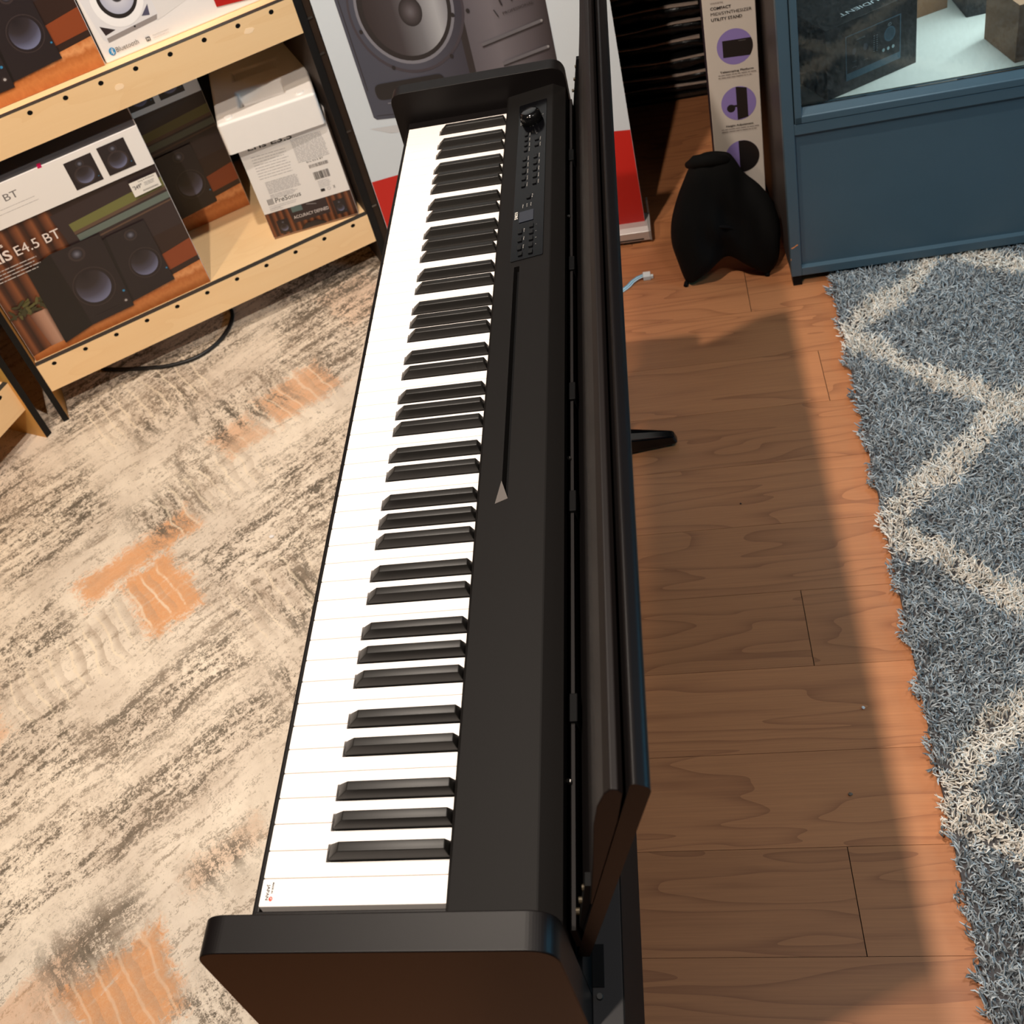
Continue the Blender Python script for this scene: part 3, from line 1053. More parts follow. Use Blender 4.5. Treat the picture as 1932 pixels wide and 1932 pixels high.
# stand: two inset legs with long feet, and a cross rail
for yl in (0.035, 1.150):
    lg = pb(MB().box(0.10, 0.20, yl - 0.02, yl + 0.02, 0.035, 0.655)).build('leg', M['satin_black'], piano, bevel=0.003)
    # foot seen from above: tapers to a rounded tip
    foot = round_poly([(-0.03, -0.022), (0.24, -0.028), (0.352, -0.012), (0.352, 0.010), (0.24, 0.024), (-0.03, 0.022)], [0.01, 0, 0.008, 0.008, 0, 0.01], 3)
    n = len(foot)
    vv = [(p[0], p[1] + yl, 0.0) for p in foot] + [(p[0] * 0.985, p[1] * 0.75 + yl, 0.026 + 0.016 * min(1, max(0, (0.35 - p[0]) / 0.15))) for p in foot]
    f_ = [tuple(range(n))[::-1], tuple(range(n, 2 * n))] + [(i, (i + 1) % n, n + (i + 1) % n, n + i) for i in range(n)]
    pb(MB().add([(p[0], p[1], p[2] + (0.0085 if p[2] == 0 else 0)) for p in vv], f_)).build('foot', M['gloss_black'], lg, bevel=0.002)
    for xx in (0.0, 0.335):
        z0 = 0.008 if xx == 0 else 0.0
        pb(MB().cyl((xx, yl, z0), 0.009, 0.0095 - z0, 2, 14)).build('rubber_pad', M['cable'], lg)
pb(MB().box(0.135, 0.165, 0.055, 1.13, 0.10, 0.20)).build('cross_rail', M['satin_black'], piano, bevel=0.002)

# ================================================================== SHELVES
ub = Vector((0.8750, 0.4840, 0)).normalized()
SB = (-1.0455, 1.411, 0.0)
SA = math.atan2(ub.y, ub.x)


def shelf_fascia(mbf, mbh, L, z0, z1, first, pitch, zh, r=0.0056, t=0.014):
    """front board with real round holes: wall of quads round each hole"""
    n = 16
    cells = []
    x = 0.0
    cx = first
    while cx + pitch * 0.5 < L:
        cells.append((x, cx + pitch / 2, cx))
        x = cx + pitch / 2
        cx += pitch
    if cx + r * 1.5 < L:
        cells.append((x, L, cx))
    else:
        cells.append((x, L, None))
    for a, b_, c_ in cells:
        if c_ is None:
            mbf.add([(a, 0, z0), (b_, 0, z0), (b_, 0, z1), (a, 0, z1)], [(0, 1, 2, 3)])
            continue
        h = r * 1.6
        corners = [(c_ + h, zh + h), (c_ - h, zh + h), (c_ - h, zh - h), (c_ + h, zh - h)]
        circ = [(c_ + r * math.cos(2 * PI * (k + .5) / n), zh + r * math.sin(2 * PI * (k + .5) / n)) for k in range(n)]
        sq = []
        for k in range(n):
            an = 2 * PI * (k + .5) / n
            m_ = max(abs(math.cos(an)), abs(math.sin(an)))
            sq.append((c_ + h * math.cos(an) / m_, zh + h * math.sin(an) / m_))
        vv = [(p[0], 0, p[1]) for p in circ] + [(p[0], 0, p[1]) for p in sq] + [(p[0], 0.002, p[1]) for p in circ]
        ff = [(k, (k + 1) % n, n + (k + 1) % n, n + k) for k in range(n)]
        ff += [(k, 2 * n + k, 2 * n + (k + 1) % n, (k + 1) % n) for k in range(n)]
        mbf.add(vv, ff)
        # fill from the little square to the cell
        mbf.add([(c_ + h, 0, zh + h), (c_ - h, 0, zh + h), (c_ - h, 0, zh - h), (c_ + h, 0, zh - h)] , [])
        for (p, q, s_, t_) in ((a, c_ - h, z0, z1), (c_ + h, b_, z0, z1), (c_ - h, c_ + h, z0, zh - h), (c_ - h, c_ + h, zh + h, z1)):
            mbf.add([(p, 0, s_), (q, 0, s_), (q, 0, t_), (p, 0, t_)], [(0, 1, 2, 3)])
        # corner fillers of the 16-gon square
        for k in range(n):
            p, q = sq[k], sq[(k + 1) % n]
            if abs(p[0] - q[0]) > 1e-6 and abs(p[1] - q[1]) > 1e-6:
                cr = (max(p[0], q[0]) if (p[0] + q[0]) / 2 > c_ else min(p[0], q[0]), max(p[1], q[1]) if (p[1] + q[1]) / 2 > zh else min(p[1], q[1]))
                mbf.add([(p[0], 0, p[1]), (q[0], 0, q[1]), (cr[0], 0, cr[1])], [(0, 1, 2)])
        mbh.append([(p[0], 0.0016, p[1]) for p in circ])
    mbf.add([(0, 0, z0), (L, 0, z0), (L, t, z0), (0, t, z0)], [(0, 3, 2, 1)])
    mbf.add([(0, t, z0), (L, t, z0), (L, t, z1), (0, t, z1)], [(3, 2, 1, 0)])
    mbf.add([(0, 0, z0), (0, t, z0), (0, t, z1), (0, 0, z1)], [(0, 1, 2, 3)])
    mbf.add([(L, 0, z0), (L, t, z0), (L, t, z1), (L, 0, z1)], [(3, 2, 1, 0)])


unit = empty('display_shelf', SB, SA, 'birch plywood shelf unit holding speaker cartons on two shelves with peg-holed front strips', 'shelf')
W = 0.833
for (z0, z1, zh, first) in ((0.100, 0.181, 0.1675, 0.0375), (0.664, 0.7475, 0.7335, 0.0285)):
    f1, f2 = MB(), []
    shelf_fascia(f1, f2, W, z0, z1 - 0.0008, first, 0.07545, zh)
    fo = f1.build('front_strip', M['birch'], unit, fix=False)
    for hc in f2:
        MB().add(hc, [tuple(range(len(hc)))]).build('peg_hole', M['deep_black'], fo, fix=False)  # black disc just inside each hole, painting the dark of its depth
    MB().box(0, W, 0.0, 0.0145, z1 - 0.0008, z1 + 0.0004).build('edge_band', M['edge_grey'], unit)
    MB().box(0, W, 0.0148, 0.52, z1 - 0.020, z1 - 0.001).build('shelf_board', M['birch'], unit)
MB().box(0, W, 0.49, 0.51, 0.19, 1.30).build('back_board', mat('shelf_back', (30, 24, 20), 0.8), unit)
MB().box(0, W, 0.015, 0.52, 1.22, 1.24).build('shelf_board', M['birch'], unit)
for (a, b_, mt, d0) in ((-0.0145, -0.0005, 'post_black', 0.0), (W + 0.0005, W + 0.0175, 'post_black', 0.0)):
    up = MB().box(a, b_, d0, 0.52, 0.008, 1.30).build('upright', M['birch_edge'] if a < 0 else M['post_brown'], unit)  # right upright coloured dark for the shade on its inner face
    MB().box(a, b_, d0 - 0.0012, d0, 0.008, 1.30).build('edge_band', M['post_black'], up)
MB().box(W + 0.018, W + 0.0345, 0.006, 0.50, 0.008, 1.30).build('upright', M['post_brown'], unit)
for z_ in (0.19, 0.40, 0.60, 0.685):
    MB().box(W + 0.019, W + 0.030, 0.0035, 0.006, z_, z_ + 0.004).build('staple', M['steel'], unit)
# sellotape scraps on the upper strip
tape = mat('clear_tape', (251, 222, 184), 0.3)
for (a, zc) in ((0.435, 0.712), (0.725, 0.715)):
    pts = [(a + 0.011 * math.cos(t) * (0.8 + 0.4 * random.random()), zc + 0.007 * math.sin(t) * (0.8 + 0.4 * random.random())) for t in np.linspace(0, 6.0, 10)]
    MB().prism(pts, 1, -0.0004, 0.0).build('tape_scrap', tape, unit)

# neighbouring unit at the left edge, turned towards the aisle
u2 = Vector((-0.352, -0.936, 0))
A2 = math.atan2(-u2.y, -u2.x)                  # local +x runs towards its right-hand post
unit2 = empty('display_shelf', (-1.0790, 1.3720, 0.0), A2, 'birch shelf unit at the left edge, turned towards the aisle', 'shelf')
# local: x = 0 at the right post (front outer corner), the bay extends to -x, depth along +y
MB().box(-0.0165, 0.0, 0.0, 0.40, 0.008, 1.10).build('upright', M['birch_edge'], unit2)
MB().box(-0.0165, 0.0, -0.0012, 0.0, 0.008, 1.10).build('edge_band', M['post_black'], unit2.children[0])
f1, f2 = MB(), []
shelf_fascia(f1, f2, 0.60, 0.100, 0.186, 0.0375, 0.0755, 0.1725)
f1.v = [(p[0] - 0.6165, p[1] + 0.010, p[2]) for p in f1.v]
fo = f1.build('front_strip', M['birch'], unit2, fix=False)
for hc in f2:
    MB().add([(p[0] - 0.6165, p[1] + 0.010, p[2]) for p in hc], [tuple(range(len(hc)))]).build('peg_hole', M['deep_black'], fo, fix=False)
MB().box(-0.6165, -0.0165, 0.010, 0.0245, 0.186, 0.1872).build('edge_band', M['edge_grey'], unit2)
MB().box(-0.6165, -0.0165, 0.0248, 0.38, 0.166, 0.185).build('shelf_board', M['birch'], unit2)
gb = empty('green_box', (-1.0790, 1.3720, 0.185), A2, 'green carton standing on the lower shelf at the far left edge', 'box')
MB().box(-0.40, -0.030, 0.030, 0.20, 0.0, 0.12).build('carton', M['green'], gb, bevel=0.001)
MB().box(-0.40, -0.030, 0.0296, 0.030, 0.09, 0.12).build('label_strip', M['card_dark'], gb)

# ================================================================== MONITOR CARTONS ON THE SHELVES
I = dict(
    white=ink('print_white', (240, 236, 232)), wood=ink_linear('slat_wall', [(0.0, (92, 50, 30)), (0.35, (134, 78, 46)), (0.55, (72, 38, 24)), (0.8, (48, 26, 18)), (1.0, (92, 50, 30))], stripes=13),
    woodd=ink_linear('slat_dark', [(0.0, (40, 26, 22)), (1.0, (52, 34, 28))]),
    desk=ink_linear('desk', [(0.0, (176, 98, 46)), (0.35, (206, 128, 70)), (0.55, (188, 108, 54)), (0.75, (226, 156, 100)), (1.0, (198, 118, 62))], noise=0.5, scale=(0.6, 9)),
    spk=ink('speaker_black', (38, 31, 33)), spkside=ink('speaker_side', (24, 20, 20)), rim=ink('speaker_rim', (58, 48, 48)), cone=ink_radial('cone', [(0.0, (34, 28, 30)), (0.45, (50, 43, 46)), (0.75, (74, 72, 88)), (1.0, (112, 116, 146))], c=(0.4, 0.95), k=1.1),
    dome=ink_radial('dome', [(0.0, (120, 122, 136)), (0.6, (66, 64, 74)), (1.0, (28, 24, 26))]),
    screen=ink('screen_grey', (52, 40, 40)), bar1=ink('bar_green', (112, 112, 62)), bar2=ink('bar_teal', (100, 112, 104)), bar3=ink('bar_brown', (96, 74, 60)),
    led=ink('led_blue', (52, 130, 175)), txt=ink('text_white', (238, 226, 220)), grey=ink('text_grey', (110, 106, 106)), lgrey=ink('text_light_grey', (176, 172, 172)), blk=ink('text_black', (28, 26, 28)),
    leaf=ink('leaf', (62, 60, 36)), leaf2=ink('leaf_light', (92, 88, 50)), pot=ink_linear('pot', [(0, (92, 50, 34)), (0.45, (176, 132, 110)), (0.75, (190, 148, 126)), (1, (96, 66, 54))]), redbox=ink('red_wood', (138, 66, 34)),
    red=ink('label_red', (178, 28, 24)), bt=ink('bt_blue', (40, 140, 196)), sticker=ink('sticker_white', (240, 236, 228)),
    shade=ink('fine_text_grey', (196, 190, 188)))  # last ink: pale grey of the small lettering


def speaker_print(p, x0, x1, z0, z1, body=None, cone=None):
    """little monitor: x0..x1, z0..z1"""
    w, h = x1 - x0, z1 - z0
    cx = (x0 + x1) / 2
    p.rect(x0, z0, x1, z1, body or I['spk'])
    p.disc(cx, z0 + h * 0.80, w * 0.15, w * 0.15, I['rim'], 20)
    p.disc(cx, z0 + h * 0.80, w * 0.11, w * 0.11, I['dome'], 20)
    p.disc(cx, z0 + h * 0.38, w * 0.37, w * 0.37, I['rim'], 28)
    p.disc(cx, z0 + h * 0.38, w * 0.31, w * 0.31, cone or I['cone'], 28)
    p.disc(x1 - w * 0.10, z0 + h * 0.18, w * 0.02, w * 0.02, I['led'], 8)


def monitor_carton(name, parent_shift, label, group=None, sticker=False, tag_pink=False):
    a0, d0, z0 = parent_shift
    loc = Vector(SB) + ub * a0 + Vector((-ub.y, ub.x, 0)) * d0
    e = empty(name, (loc.x, loc.y, z0), SA, label, 'box', group)
    w, dep, h = 0.431, 0.225, 0.432
    MB().box(0, w, 0, dep, 0, h).build('carton', M['card_white'], e, bevel=0.0012)
    MB().box(w, w + 0.0003, 0.002, dep - 0.002, 0.002, h - 0.002).build('side_print', mat('side_photo_print', (44, 28, 22), 0.4), e)
    MB().box(0.002, w - 0.002, 0.002, dep - 0.002, h, h + 0.0003).build('top_print', mat('top_grey_print', (92, 92, 98), 0.5), e)
    p = Print((0, -0.0002, 0), (1, 0, 0), (0, 0, 1), (0, -1, 0), 0.00009)
    p.rect(0.001, 0.001, w - 0.001, 0.337, I['wood'])
    p.poly([(0.19, 0.337), (w - 0.001, 0.337), (w - 0.001, 0.06), (0.25, 0.05), (0.19, 0.14)], I['woodd'])
    # monitor screen in the background
    p.poly([(0.183, 0.318), (0.430, 0.330), (0.430, 0.175), (0.20, 0.165)], I['screen'])
    p.poly([(0.210, 0.283), (0.43, 0.300), (0.43, 0.275), (0.212, 0.262)], I['bar1'])
    p.poly([(0.212, 0.262), (0.43, 0.276), (0.43, 0.268), (0.212, 0.254)], I['bar3'])
    p.poly([(0.214, 0.252), (0.43, 0.262), (0.43, 0.246), (0.215, 0.236)], I['bar2'])
    p.poly([(0.216, 0.228), (0.43, 0.242), (0.43, 0.238), (0.216, 0.224)], I['bar3'])
    # red box and desk
    p.poly([(0.352, 0.075), (0.430, 0.082), (0.430, 0.132), (0.352, 0.120)], I['redbox'])
    p.poly([(0.001, 0.001), (w - 0.001, 0.001), (w - 0.001, 0.068), (0.30, 0.055), (0.001, 0.016)], I['desk'], [(0, 0), (0, 1), (1, 1), (0.8, 0.7), (0.25, 0.0)])
    # pot and plant
    p.poly([(0.048, 0.022), (0.078, 0.022), (0.082, 0.118), (0.040, 0.118)], I['pot'])
    r = random.Random(3)
    for i in range(34):
        an = r.uniform(0, PI)
        rr = r.uniform(0.004, 0.034)
        x, y = 0.050 + rr * math.cos(an) * 1.3, 0.125 + rr * math.sin(an)
        p.disc(x, y, 0.011, 0.0035, I['leaf'] if i % 3 else I['leaf2'], 7, r.uniform(-1.5, 1.5))
    # far speaker
    p.poly([(0.255, 0.216), (0.268, 0.221), (0.262, 0.045), (0.250, 0.040)], I['spkside'])
    p.poly([(0.266, 0.220), (0.356, 0.222), (0.359, 0.050), (0.256, 0.042)], I['spk'])
    p.disc(0.3160, 0.2010, 0.0145, 0.0145, I['rim'], 22)
    p.disc(0.3160, 0.2010, 0.0100, 0.0100, I['dome'], 20)
    p.disc(0.3170, 0.1220, 0.0360, 0.0400, I['rim'], 30, inner=0.94)
    p.disc(0.3160, 0.1230, 0.0295, 0.0330, I['cone'], 30)
    p.disc(0.3540, 0.087, 0.0022, 0.0022, I['led'], 8)
    # near speaker
    p.poly([(0.085, 0.221), (0.145, 0.238), (0.150, 0.030), (0.078, 0.016)], I['spkside'])
    p.poly([(0.145, 0.238), (0.258, 0.235), (0.251, 0.032), (0.150, 0.030)], I['spk'])
    p.disc(0.1950, 0.2120, 0.0185, 0.0185, I['rim'], 24)
    p.disc(0.1950, 0.2120, 0.0130, 0.0130, I['dome'], 22)
    p.disc(0.1940, 0.1200, 0.0460, 0.0520, I['rim'], 34, inner=0.95)
    p.disc(0.1930, 0.1210, 0.0375, 0.0430, I['cone'], 34)
    p.disc(0.2460, 0.079, 0.0030, 0.0030, I['led'], 10)
    p.disc(0.2400, 0.054, 0.0060, 0.0060, I['rim'], 14)
    p.disc(0.2405, 0.0535, 0.0030, 0.0030, I['lgrey'], 12)
    p.line(0.165, 0.047, 0.225, 0.048, 0.0012, I['rim'])
    # lettering on the photo
    p.text('E4.5 BT', 0.186, 0.266, 0.0235, I['txt'], width=0.100, align='r')
    p.text('ERIS', 0.076, 0.2655, 0.0235, I['txt'], width=0.064, align='r', bold=True)
    p.text('PreSonus', 0.070, 0.300, 0.0095, I['txt'], width=0.055, align='r', bold=True)
    p.lines(0.012, 0.126, 0.247, 0.0085, 4, 0.0022, I['shade'], 0.25, 4)
    # white band
    p.rect(0.001, 0.337, w - 0.001, h - 0.001, I['white'])
    p.text('Eris E4.5 BT', 0.152, 0.3925, 0.0165, I['grey'], width=0.135, align='r')
    p.lines(0.035, 0.185, 0.378, 0.010, 2, 0.0011, I['lgrey'], 0.2, 8)
    speaker_print(p, 0.260, 0.3205, 0.351, 0.419)
    speaker_print(p, 0.3345, 0.395, 0.352, 0.422)
    if sticker:
        p.poly([(0.362, 0.318), (0.424, 0.318), (0.424, 0.284), (0.362, 0.282)], I['sticker'])
        p.text('Long & McQuade', 0.382, 0.3125, 0.0035, I['blk'], width=0.036)
        p.text("'349''", 0.366, 0.2985, 0.0090, I['grey'], width=0.020, bold=True)
        p.lines(0.392, 0.421, 0.306, 0.0032, 3, 0.0009, I['grey'], 0.3, 5)
        for i in range(22):
            p._add([(0.384 + i * 0.0016, 0.2875), (0.3848 + i * 0.0016, 0.2875), (0.3848 + i * 0.0016, 0.2915), (0.384 + i * 0.0016, 0.2915)], [(0, 1, 2, 3)], I['grey'], [(0, 0)] * 4)
    p.build('front_print', e)
    if tag_pink:
        MB().box(0.211, 0.2195, -0.0016, -0.0009, h - 0.022, h + 0.001).box(0.211, 0.2195, -0.0016, 0.012, h + 0.001, h + 0.0016).build('pink_sticker', mat('magenta_sticker', (196, 20, 84), 0.5), e)
    return e


monitor_carton('speaker_carton', (0.003, 0.0195, 0.180), 'front carton on the lower shelf, printed with two black speakers and a price sticker', sticker=True, tag_pink=True)
monitor_carton('speaker_carton', (0.176, 0.268, 0.180), 'speaker carton in shade standing behind the front one on the lower shelf')
monitor_carton('speaker_carton', (-0.0005, 0.046, 0.7465), 'speaker carton with a brown photo print, at the left end of the upper shelf')

# white speaker carton on the upper shelf
loc = Vector(SB) + ub * 0.4335 + Vector((-ub.y, ub.x, 0)) * 0.046
wc = empty('speaker_carton', (loc.x, loc.y, 0.7465), SA, 'white carton printed with a white speaker and a red corner label, on the upper shelf', 'box')
MB().box(0, 0.362, 0, 0.25, 0, 0.30).build('carton', M['card_white'], wc, bevel=0.004, seg=3)
p = Print((0, -0.0002, 0), (1, 0, 0), (0, 0, 1), (0, -1, 0), 0.00009)
lw = ink('pale_grey_body', (226, 224, 226))
mg = ink_linear('grey_fade', [(0, (196, 192, 194)), (1, (232, 228, 228))])
dg = ink('cone_ring', (40, 36, 36))
p.poly([(0.13, 0.045), (0.36, 0.10), (0.36, 0.30), (0.13, 0.30)], ink('faint_floor', (228, 224, 222)))
p.poly([(0.004, 0.30), (-0.0 + 0.004, 0.145), (0.014, 0.050), (0.022, 0.040), (0.130, 0.048), (0.136, 0.060), (0.128, 0.30)], lw)
p.poly([(0.022, 0.040), (0.130, 0.048), (0.134, 0.058), (0.022, 0.050)], ink('grey_edge', (150, 142, 140)))
p.poly([(0.018, 0.078), (0.045, 0.060), (0.022, 0.056)], ink('port_black', (50, 40, 42)))
p.poly([(0.120, 0.062), (0.124, 0.085), (0.104, 0.066)], ink('port_black2', (84, 82, 104)))
p.disc(0.073, 0.120, 0.052, 0.062, ink('surround_white', (244, 242, 242)), 36)
p.disc(0.074, 0.124, 0.040, 0.048, dg, 36)
p.disc(0.075, 0.126, 0.034, 0.041, ink_radial('white_cone', [(0.0, (40, 36, 38)), (0.36, (56, 52, 56)), (0.42, (206, 206, 216)), (1.0, (176, 178, 196))]), 36)
p.disc(0.083, 0.052, 0.0022, 0.0022, I['blk'], 8)
p.poly([(0.145, 0.115), (0.205, 0.100), (0.225, 0.115), (0.225, 0.30), (0.145, 0.30)], lw)
p.line(0.145, 0.113, 0.205, 0.098, 0.003, I['grey'])
p.line(0.205, 0.098, 0.245, 0.118, 0.002, I['grey'])
p.disc(0.0205, 0.0215, 0.0068, 0.0085, I['bt'], 20)
for q in ((0.0175, 0.0180, 0.0235, 0.0250), (0.0175, 0.0250, 0.0235, 0.0180), (0.0205, 0.0150, 0.0205, 0.0280), (0.0205, 0.0280, 0.0238, 0.0250), (0.0205, 0.0150, 0.0238, 0.0180)):
    p.line(*q, 0.0010, I['white'])
p.text('Bluetooth', 0.029, 0.0165, 0.0105, I['grey'], width=0.048)
p.rect(0.0930, 0.0135, 0.1015, 0.0220, I['blk'])
p.text('N', 0.0945, 0.0150, 0.0055, I['white'], bold=True)
p.lines(0.108, 0.150, 0.0205, 0.006, 2, 0.0009, I['lgrey'], 0.3, 9)
p.poly([(0.2525, 0.0245), (0.3605, 0.0080), (0.3605, 0.300), (0.2525, 0.300)], I['red'])
p.text('Eris', 0.2600, 0.0400, 0.020, I['white'], width=0.062, bold=True)
p.build('front_print', wc)

# small carton turned towards the aisle (back side of the packaging)
P1 = Vector((-0.543, 1.769, 0.180))
bA = math.atan2(0.244, 0.970)
sc = empty('speaker_carton', P1, bA, 'small carton showing small print and a barcode, under the white foam tray', 'box')
w, dep, h = 0.2115, 0.27, 0.266
MB().box(0, w, 0, dep, 0, h).build('carton', M['card_white'], sc, bevel=0.001)
MB().box(0.001, w - 0.001, -0.0012, 0, 0.0, 0.0045).build('flap', M['card_kraft'], sc)
p = Print((0, -0.0002, 0), (1, 0, 0), (0, 0, 1), (0, -1, 0), 0.00009)
p.rect(0.0005, 0.005, w - 0.0005, 0.0745, I['wood'])
p.poly([(0.055, 0.0745), (0.150, 0.0745), (0.150, 0.030), (0.060, 0.028)], I['screen'])
p.rect(0.064, 0.058, 0.090, 0.0745, ink('screen_teal', (92, 112, 110)))
p.line(0.102, 0.070, 0.125, 0.064, 0.0012, I['lgrey'])
speaker_print(p, 0.020, 0.048, 0.010, 0.048)
speaker_print(p, 0.163, 0.190, 0.018, 0.058)
p.poly([(0.070, 0.006), (0.135, 0.007), (0.115, 0.022), (0.085, 0.020)], I['spk'])
p.text('ACCURACY DEFINED', 0.063, 0.040, 0.0085, I['txt'], width=0.086)
p.rect(0.0005, 0.0745, w - 0.0005, h - 0.0005, I['white'])
p.text('Eris E3.5', 0.022, 0.2475, 0.014, I['blk'], width=0.105, bold=True)
p.lines(0.022, 0.105, 0.228, 0.0075, 9, 0.0016, I['lgrey'], 0.12, 21)
p.lines(0.120, 0.195, 0.243, 0.0036, 18, 0.0015, I['lgrey'], 0.05, 22)
p.lines(0.030, 0.108, 0.156, 0.0034, 10, 0.0015, I['lgrey'], 0.05, 23)
p.lines(0.030, 0.098, 0.120, 0.0034, 4, 0.0013, I['lgrey'], 0.25, 24)
p.text('PreSonus', 0.0365, 0.0975, 0.0125, I['blk'], width=0.062, slant=0.12)
for i in range(5):
    p._add([(0.0185 + i * 0.0030, 0.096), (0.0203 + i * 0.0030, 0.096), (0.0203 + i * 0.0030, 0.112), (0.0185 + i * 0.0030, 0.112)], [(0, 1, 2, 3)], I['grey'], [(0, 0)] * 4)
p.lines(0.018, 0.090, 0.0905, 0.0045, 2, 0.0010, I['lgrey'], 0.2, 25)
p.lines(0.018, 0.050, 0.0835, 0.0038, 2, 0.0010, I['lgrey'], 0.2, 26)
p.text('Eris E3.5 BT', 0.138, 0.1760, 0.0042, I['blk'], width=0.040)
r = random.Random(6)
for (xa, xb, za, zb, mm) in ((0.140, 0.184, 0.160, 0.169, I['grey']), (0.143, 0.180, 0.126, 0.147, I['blk'])):
    x = xa
    while x < xb:
        t = r.uniform(0.0006, 0.0022)
        p._add([(x, za), (x + t, za), (x + t, zb), (x, zb)], [(0, 1, 2, 3)], mm if x < xa + 0.6 * (xb - xa) else I['grey'], [(0, 0)] * 4)
        x += t + r.uniform(0.0006, 0.0016)
p.lines(0.146, 0.176, 0.120, 0.0042, 5, 0.0010, I['lgrey'], 0.2, 27)
p.rrect(0.146, 0.0915, 0.156, 0.0990, 0.001, I['blk'])
p.disc(0.166, 0.095, 0.0042, 0.0042, I['lgrey'], 16, inner=0.8)
p.line(0.177, 0.092, 0.181, 0.100, 0.001, I['grey'])
p.line(0.181, 0.092, 0.177, 0.100, 0.001, I['grey'])
p.build('front_print', sc)
MB().box(w, w + 0.0003, 0.002, dep - 0.002, 0.002, h - 0.002).build('side_print', mat('side_pale_print', (222, 204, 190), 0.4), sc)

# white foam tray lying on the carton
tr = empty('foam_tray', (-0.5505, 1.7340, 0.4465), math.radians(18.5), 'white moulded foam tray with grip recesses lying on the small carton', 'packaging')
W_, D_, H_ = 0.2275, 0.335, 0.0790


def tray_mesh():
    """block with two pits in its top, from a grid of cells"""
    xs = [0, 0.058, 0.162, W_]
    ys = [0, 0.050, 0.128, 0.190, 0.235, D_]
    bm = bmesh.new()
    pit = {(1, 1): 0.040, (1, 3): 0.034}
    mbt = MB()
    for i in range(3):
        for k in range(5):
            zt = H_ - pit.get((i, k), 0)
            mbt.add([(xs[i], ys[k], zt), (xs[i + 1], ys[k], zt), (xs[i + 1], ys[k + 1], zt), (xs[i], ys[k + 1], zt)], [(0, 1, 2, 3)])
            if (i, k) in pit:
                a, b_, c_, d_ = xs[i], xs[i + 1], ys[k], ys[k + 1]
                for q in (((a, c_), (b_, c_)), ((b_, c_), (b_, d_)), ((b_, d_), (a, d_)), ((a, d_), (a, c_))):
                    mbt.add([(*q[0], zt), (*q[1], zt), (*q[1], H_), (*q[0], H_)], [(0, 1, 2, 3)])
    mbt.add([(0, 0, 0), (W_, 0, 0), (W_, D_, 0), (0, D_, 0)], [(3, 2, 1, 0)])
    per = [(0, 0), (W_, 0), (W_, D_), (0, D_)]
    # outer walls share the grid's top vertices so that the mesh welds
    for i in range(3):
        for yy in (0, D_):
            mbt.add([(xs[i], yy, 0), (xs[i + 1], yy, 0), (xs[i + 1], yy, H_), (xs[i], yy, H_)], [(0, 1, 2, 3)])
    for k in range(5):
        for xx in (0, W_):
            mbt.add([(xx, ys[k], 0), (xx, ys[k + 1], 0), (xx, ys[k + 1], H_), (xx, ys[k], H_)], [(0, 1, 2, 3)])
    bm.free()
    o = mbt.build('body', M['foam'], tr)
    b2 = bmesh.new()
    b2.from_mesh(o.data)
    bmesh.ops.remove_doubles(b2, verts=b2.verts, dist=1e-5)
    bmesh.ops.recalc_face_normals(b2, faces=b2.faces)
    b2.to_mesh(o.data)
    b2.free()
    md = o.modifiers.new('bevel', 'BEVEL')
    md.width = 0.007
    md.segments = 4
    md.limit_method = 'ANGLE'
    md.angle_limit = math.radians(50)
    for f in o.data.polygons:
        f.use_smooth = True
    md2 = o.modifiers.new('n', 'WEIGHTED_NORMAL')
    return o


tray_mesh()
for (cx, cy) in ((0.028, 0.020), (0.195, 0.024)):
    MB().cyl((cx, cy, H_ - 0.001), 0.0115, 0.004, 2, 24, 0.009).build('stacking_boss', M['foam'], tr, bevel=0.001)

# ================================================================== BANNER
ban = empty('roll_up_banner', (0.02, 1.82, 0.0), 0, 'roll-up banner with a printed grey speaker above a red band, in a silver base', 'banner')
MB().box(-0.302, 0.307, 0.0, 0.0010, 0.034, 1.75).build('banner_sheet', mat('banner_white', (208, 219, 229), 0.6), ban)
bb = MB().prism([(-0.034, 0.0085), (0.046, 0.0085), (0.046, 0.030), (0.030, 0.040), (-0.020, 0.040), (-0.034, 0.034)], 0, -0.285, 0.314).build('base', M['silver'], ban, bevel=0.0015)
MB().prism([(-0.036, 0.0085), (0.050, 0.0085), (0.050, 0.072), (0.036, 0.072), (0.026, 0.042), (-0.036, 0.036)], 0, 0.314, 0.3185).build('end_cap', mat('cap_grey', (160, 156, 155), 0.4), ban, bevel=0.001)
MB().prism([(-0.036, 0.0085), (0.050, 0.0085), (0.050, 0.072), (0.036, 0.072), (0.026, 0.042), (-0.036, 0.036)], 0, -0.2895, -0.285).build('end_cap', mat('cap_grey2', (160, 156, 155), 0.4), ban, bevel=0.001)
MB().cyl((0.0, 0.03, 0.040), 0.008, 1.70, 2, 12).build('pole', M['silver'], ban)
MB().box(-0.28, 0.30, -0.0345, -0.0340, 0.012, 0.016).build('groove', M['edge_grey'], bb)
for xx in (-0.25, 0.27):
    MB().box(xx - 0.02, xx + 0.02, -0.03, 0.04, 0.008 if xx < 0 else 0.0, 0.0088).build('rubber_foot', M['cable'], bb)
ox = -0.02                                       # world x -> sheet x = x + ox
p = Print((0.0, -0.0002, 0.0), (1, 0, 0), (0, 0, 1), (0, -1, 0), 0.00012)


def X_(x):
    return x + ox


